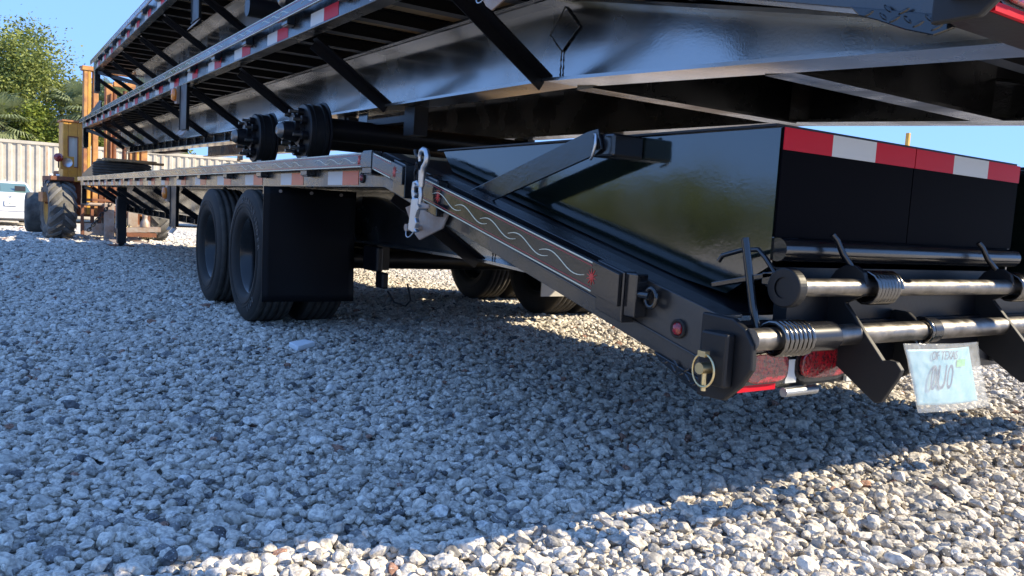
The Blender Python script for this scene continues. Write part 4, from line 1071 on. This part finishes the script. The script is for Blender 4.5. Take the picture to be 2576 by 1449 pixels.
def palm(x, y, z, H, seed, label, R=1.7, nf=26):
    rnd = random.Random(seed); t = tag(empty('palm_tree', (x, y, z)), label, 'palm', 'fan palms behind the container')
    MB().tube([(0,0,0), (.05,0,H*.5), (0,.05,H)], [.20,.17,.19], 12).build('trunk', M['bark'], t)
    for k in range(nf):
        a = k*2.4 + rnd.uniform(-.2,.2); el = -.6 + 1.9*(k/nf) + rnd.uniform(-.15,.15)
        d = Vector((cos(a)*cos(el), sin(a)*cos(el), sin(el))); L_ = R*rnd.uniform(.45,.6); hub = Vector((0,0,H)) + d*L_
        side = d.cross(Vector((0,0,1))).normalized(); up = side.cross(d).normalized()
        vs = []; fs = []; tn = []; tone = rnd.random()*.5
        mbv = MB(); mbv.tube([(0,0,H), hub], .02, 5); vs += mbv.v; fs += mbv.f; tn += [.8]*len(vs)
        for j in range(26):
            th = (j/25 - .5)*4.3; dd = (d*cos(th) + side*sin(th)).normalized(); ln = R*.62*rnd.uniform(.85,1.05)*(1-.12*abs(th)); w_ = .035
            nn = dd.cross(up).normalized(); mid = hub + dd*ln*.6 + up*.05; tip = hub + dd*ln - Vector((0,0,.22*ln))
            o = len(vs); vs += [tuple(hub - nn*.01), tuple(hub + nn*.01), tuple(mid + nn*w_), tuple(mid - nn*w_), tuple(tip)]; fs += [(o, o+1, o+2, o+3), (o+3, o+2, o+4)]; tt = tone + rnd.random()*.5; tn += [tt]*5
        me = bpy.data.meshes.new('frond'); me.from_pydata(vs, [], fs); at = me.attributes.new('tone', 'FLOAT', 'POINT'); at.data.foreach_set('value', tn); me.materials.append(M['palm'])
        o = bpy.data.objects.new('frond', me); COL.objects.link(o); o.parent = t
    return t
tree(-.3, 45, -.6, 9.1, 6.6, 1, 'tall airy oak behind the cream container at the left edge', n=60000, leaf=.16, group='trees behind the container')
tree(2.9, 47, -.6, 6.6, 4.8, 2, 'lower rounded tree between the tall oak and the fan palms', n=32000, leaf=.16, group='trees behind the container')
tree(1.6, 42.5, -.6, 5.1, 4.4, 5, 'bright green bush rising just above the container edge', m='leaf2', n=15000, leaf=.17, group='trees behind the container')
tree(-3.6, 46, -.6, 9.0, 7.5, 6, 'dense oak left of the tall airy one, mostly outside the view', n=12000, leaf=.24, group='trees behind the container')
tree(6.4, 48, -.6, 5.6, 5.5, 9, 'dark tree low behind the forklift mast', n=10000, leaf=.2, group='trees behind the container')
palm(3.7, 41.5, -.6, 4.9, 4, 'larger fan palm just left of the yellow forklift cab'); palm(5.0, 42.2, -.6, 5.3, 11, 'fan palm directly above the yellow forklift cab', R=1.6)
palm(.3, 41.3, -.6, 4.0, 6, 'drooping fan palm at the left edge below the oak', R=1.7)
# tree line out to the left of the yard, seen in the black paint
for k in range(7):
    tree(-40 - (k % 2)*3, -26 + k*11, -.3, 3.3 + (k*37 % 5)*.25, 11.5, 20+k, ['broad oak', 'darker oak', 'tall oak', 'low spreading oak', 'bushy oak', 'thin crowned oak', 'round oak'][k] + ' in the tree line along the left side of the yard', n=5000, leaf=.42, group='tree line left of the yard', crown_base=.05)

for k in range(5):
    tree(-16.5 - k*4.2, 30 + k*.6, -.6, 2.9 + (k % 3)*.25, 4.6, 40+k, ['rounded', 'wide', 'ragged', 'dense', 'small'][k] + ' shrub in the row at the far end of the grass verge', m='leaf', n=2500, leaf=.3, group='shrubs along the grass verge', crown_base=.05)

# overhead line and the yellow post far right
pl_ = MB(); a, b = U(40, 196, Y=60), U(230, 221, Y=60); d = (b - a)
pl_.tube([a - d*5, a - d*2 + Vector((0,0,-.5)), a, b, b + d*2 + Vector((0,0,.4))], .035, 6); tag(pl_.build('power_line', M['dark']), 'thin dark overhead line crossing the sky left of the mast', 'cable')
p0 = U(2280, 360, Y=16); tag(MB().box((p0.x-.06, 15.9, ground_z(p0.x, 16)), (p0.x+.06, 16.02, p0.z+.35)).build('yellow_post', M['yellow'], bevel=.01), 'yellow post standing beyond the trailers at the right', 'post')
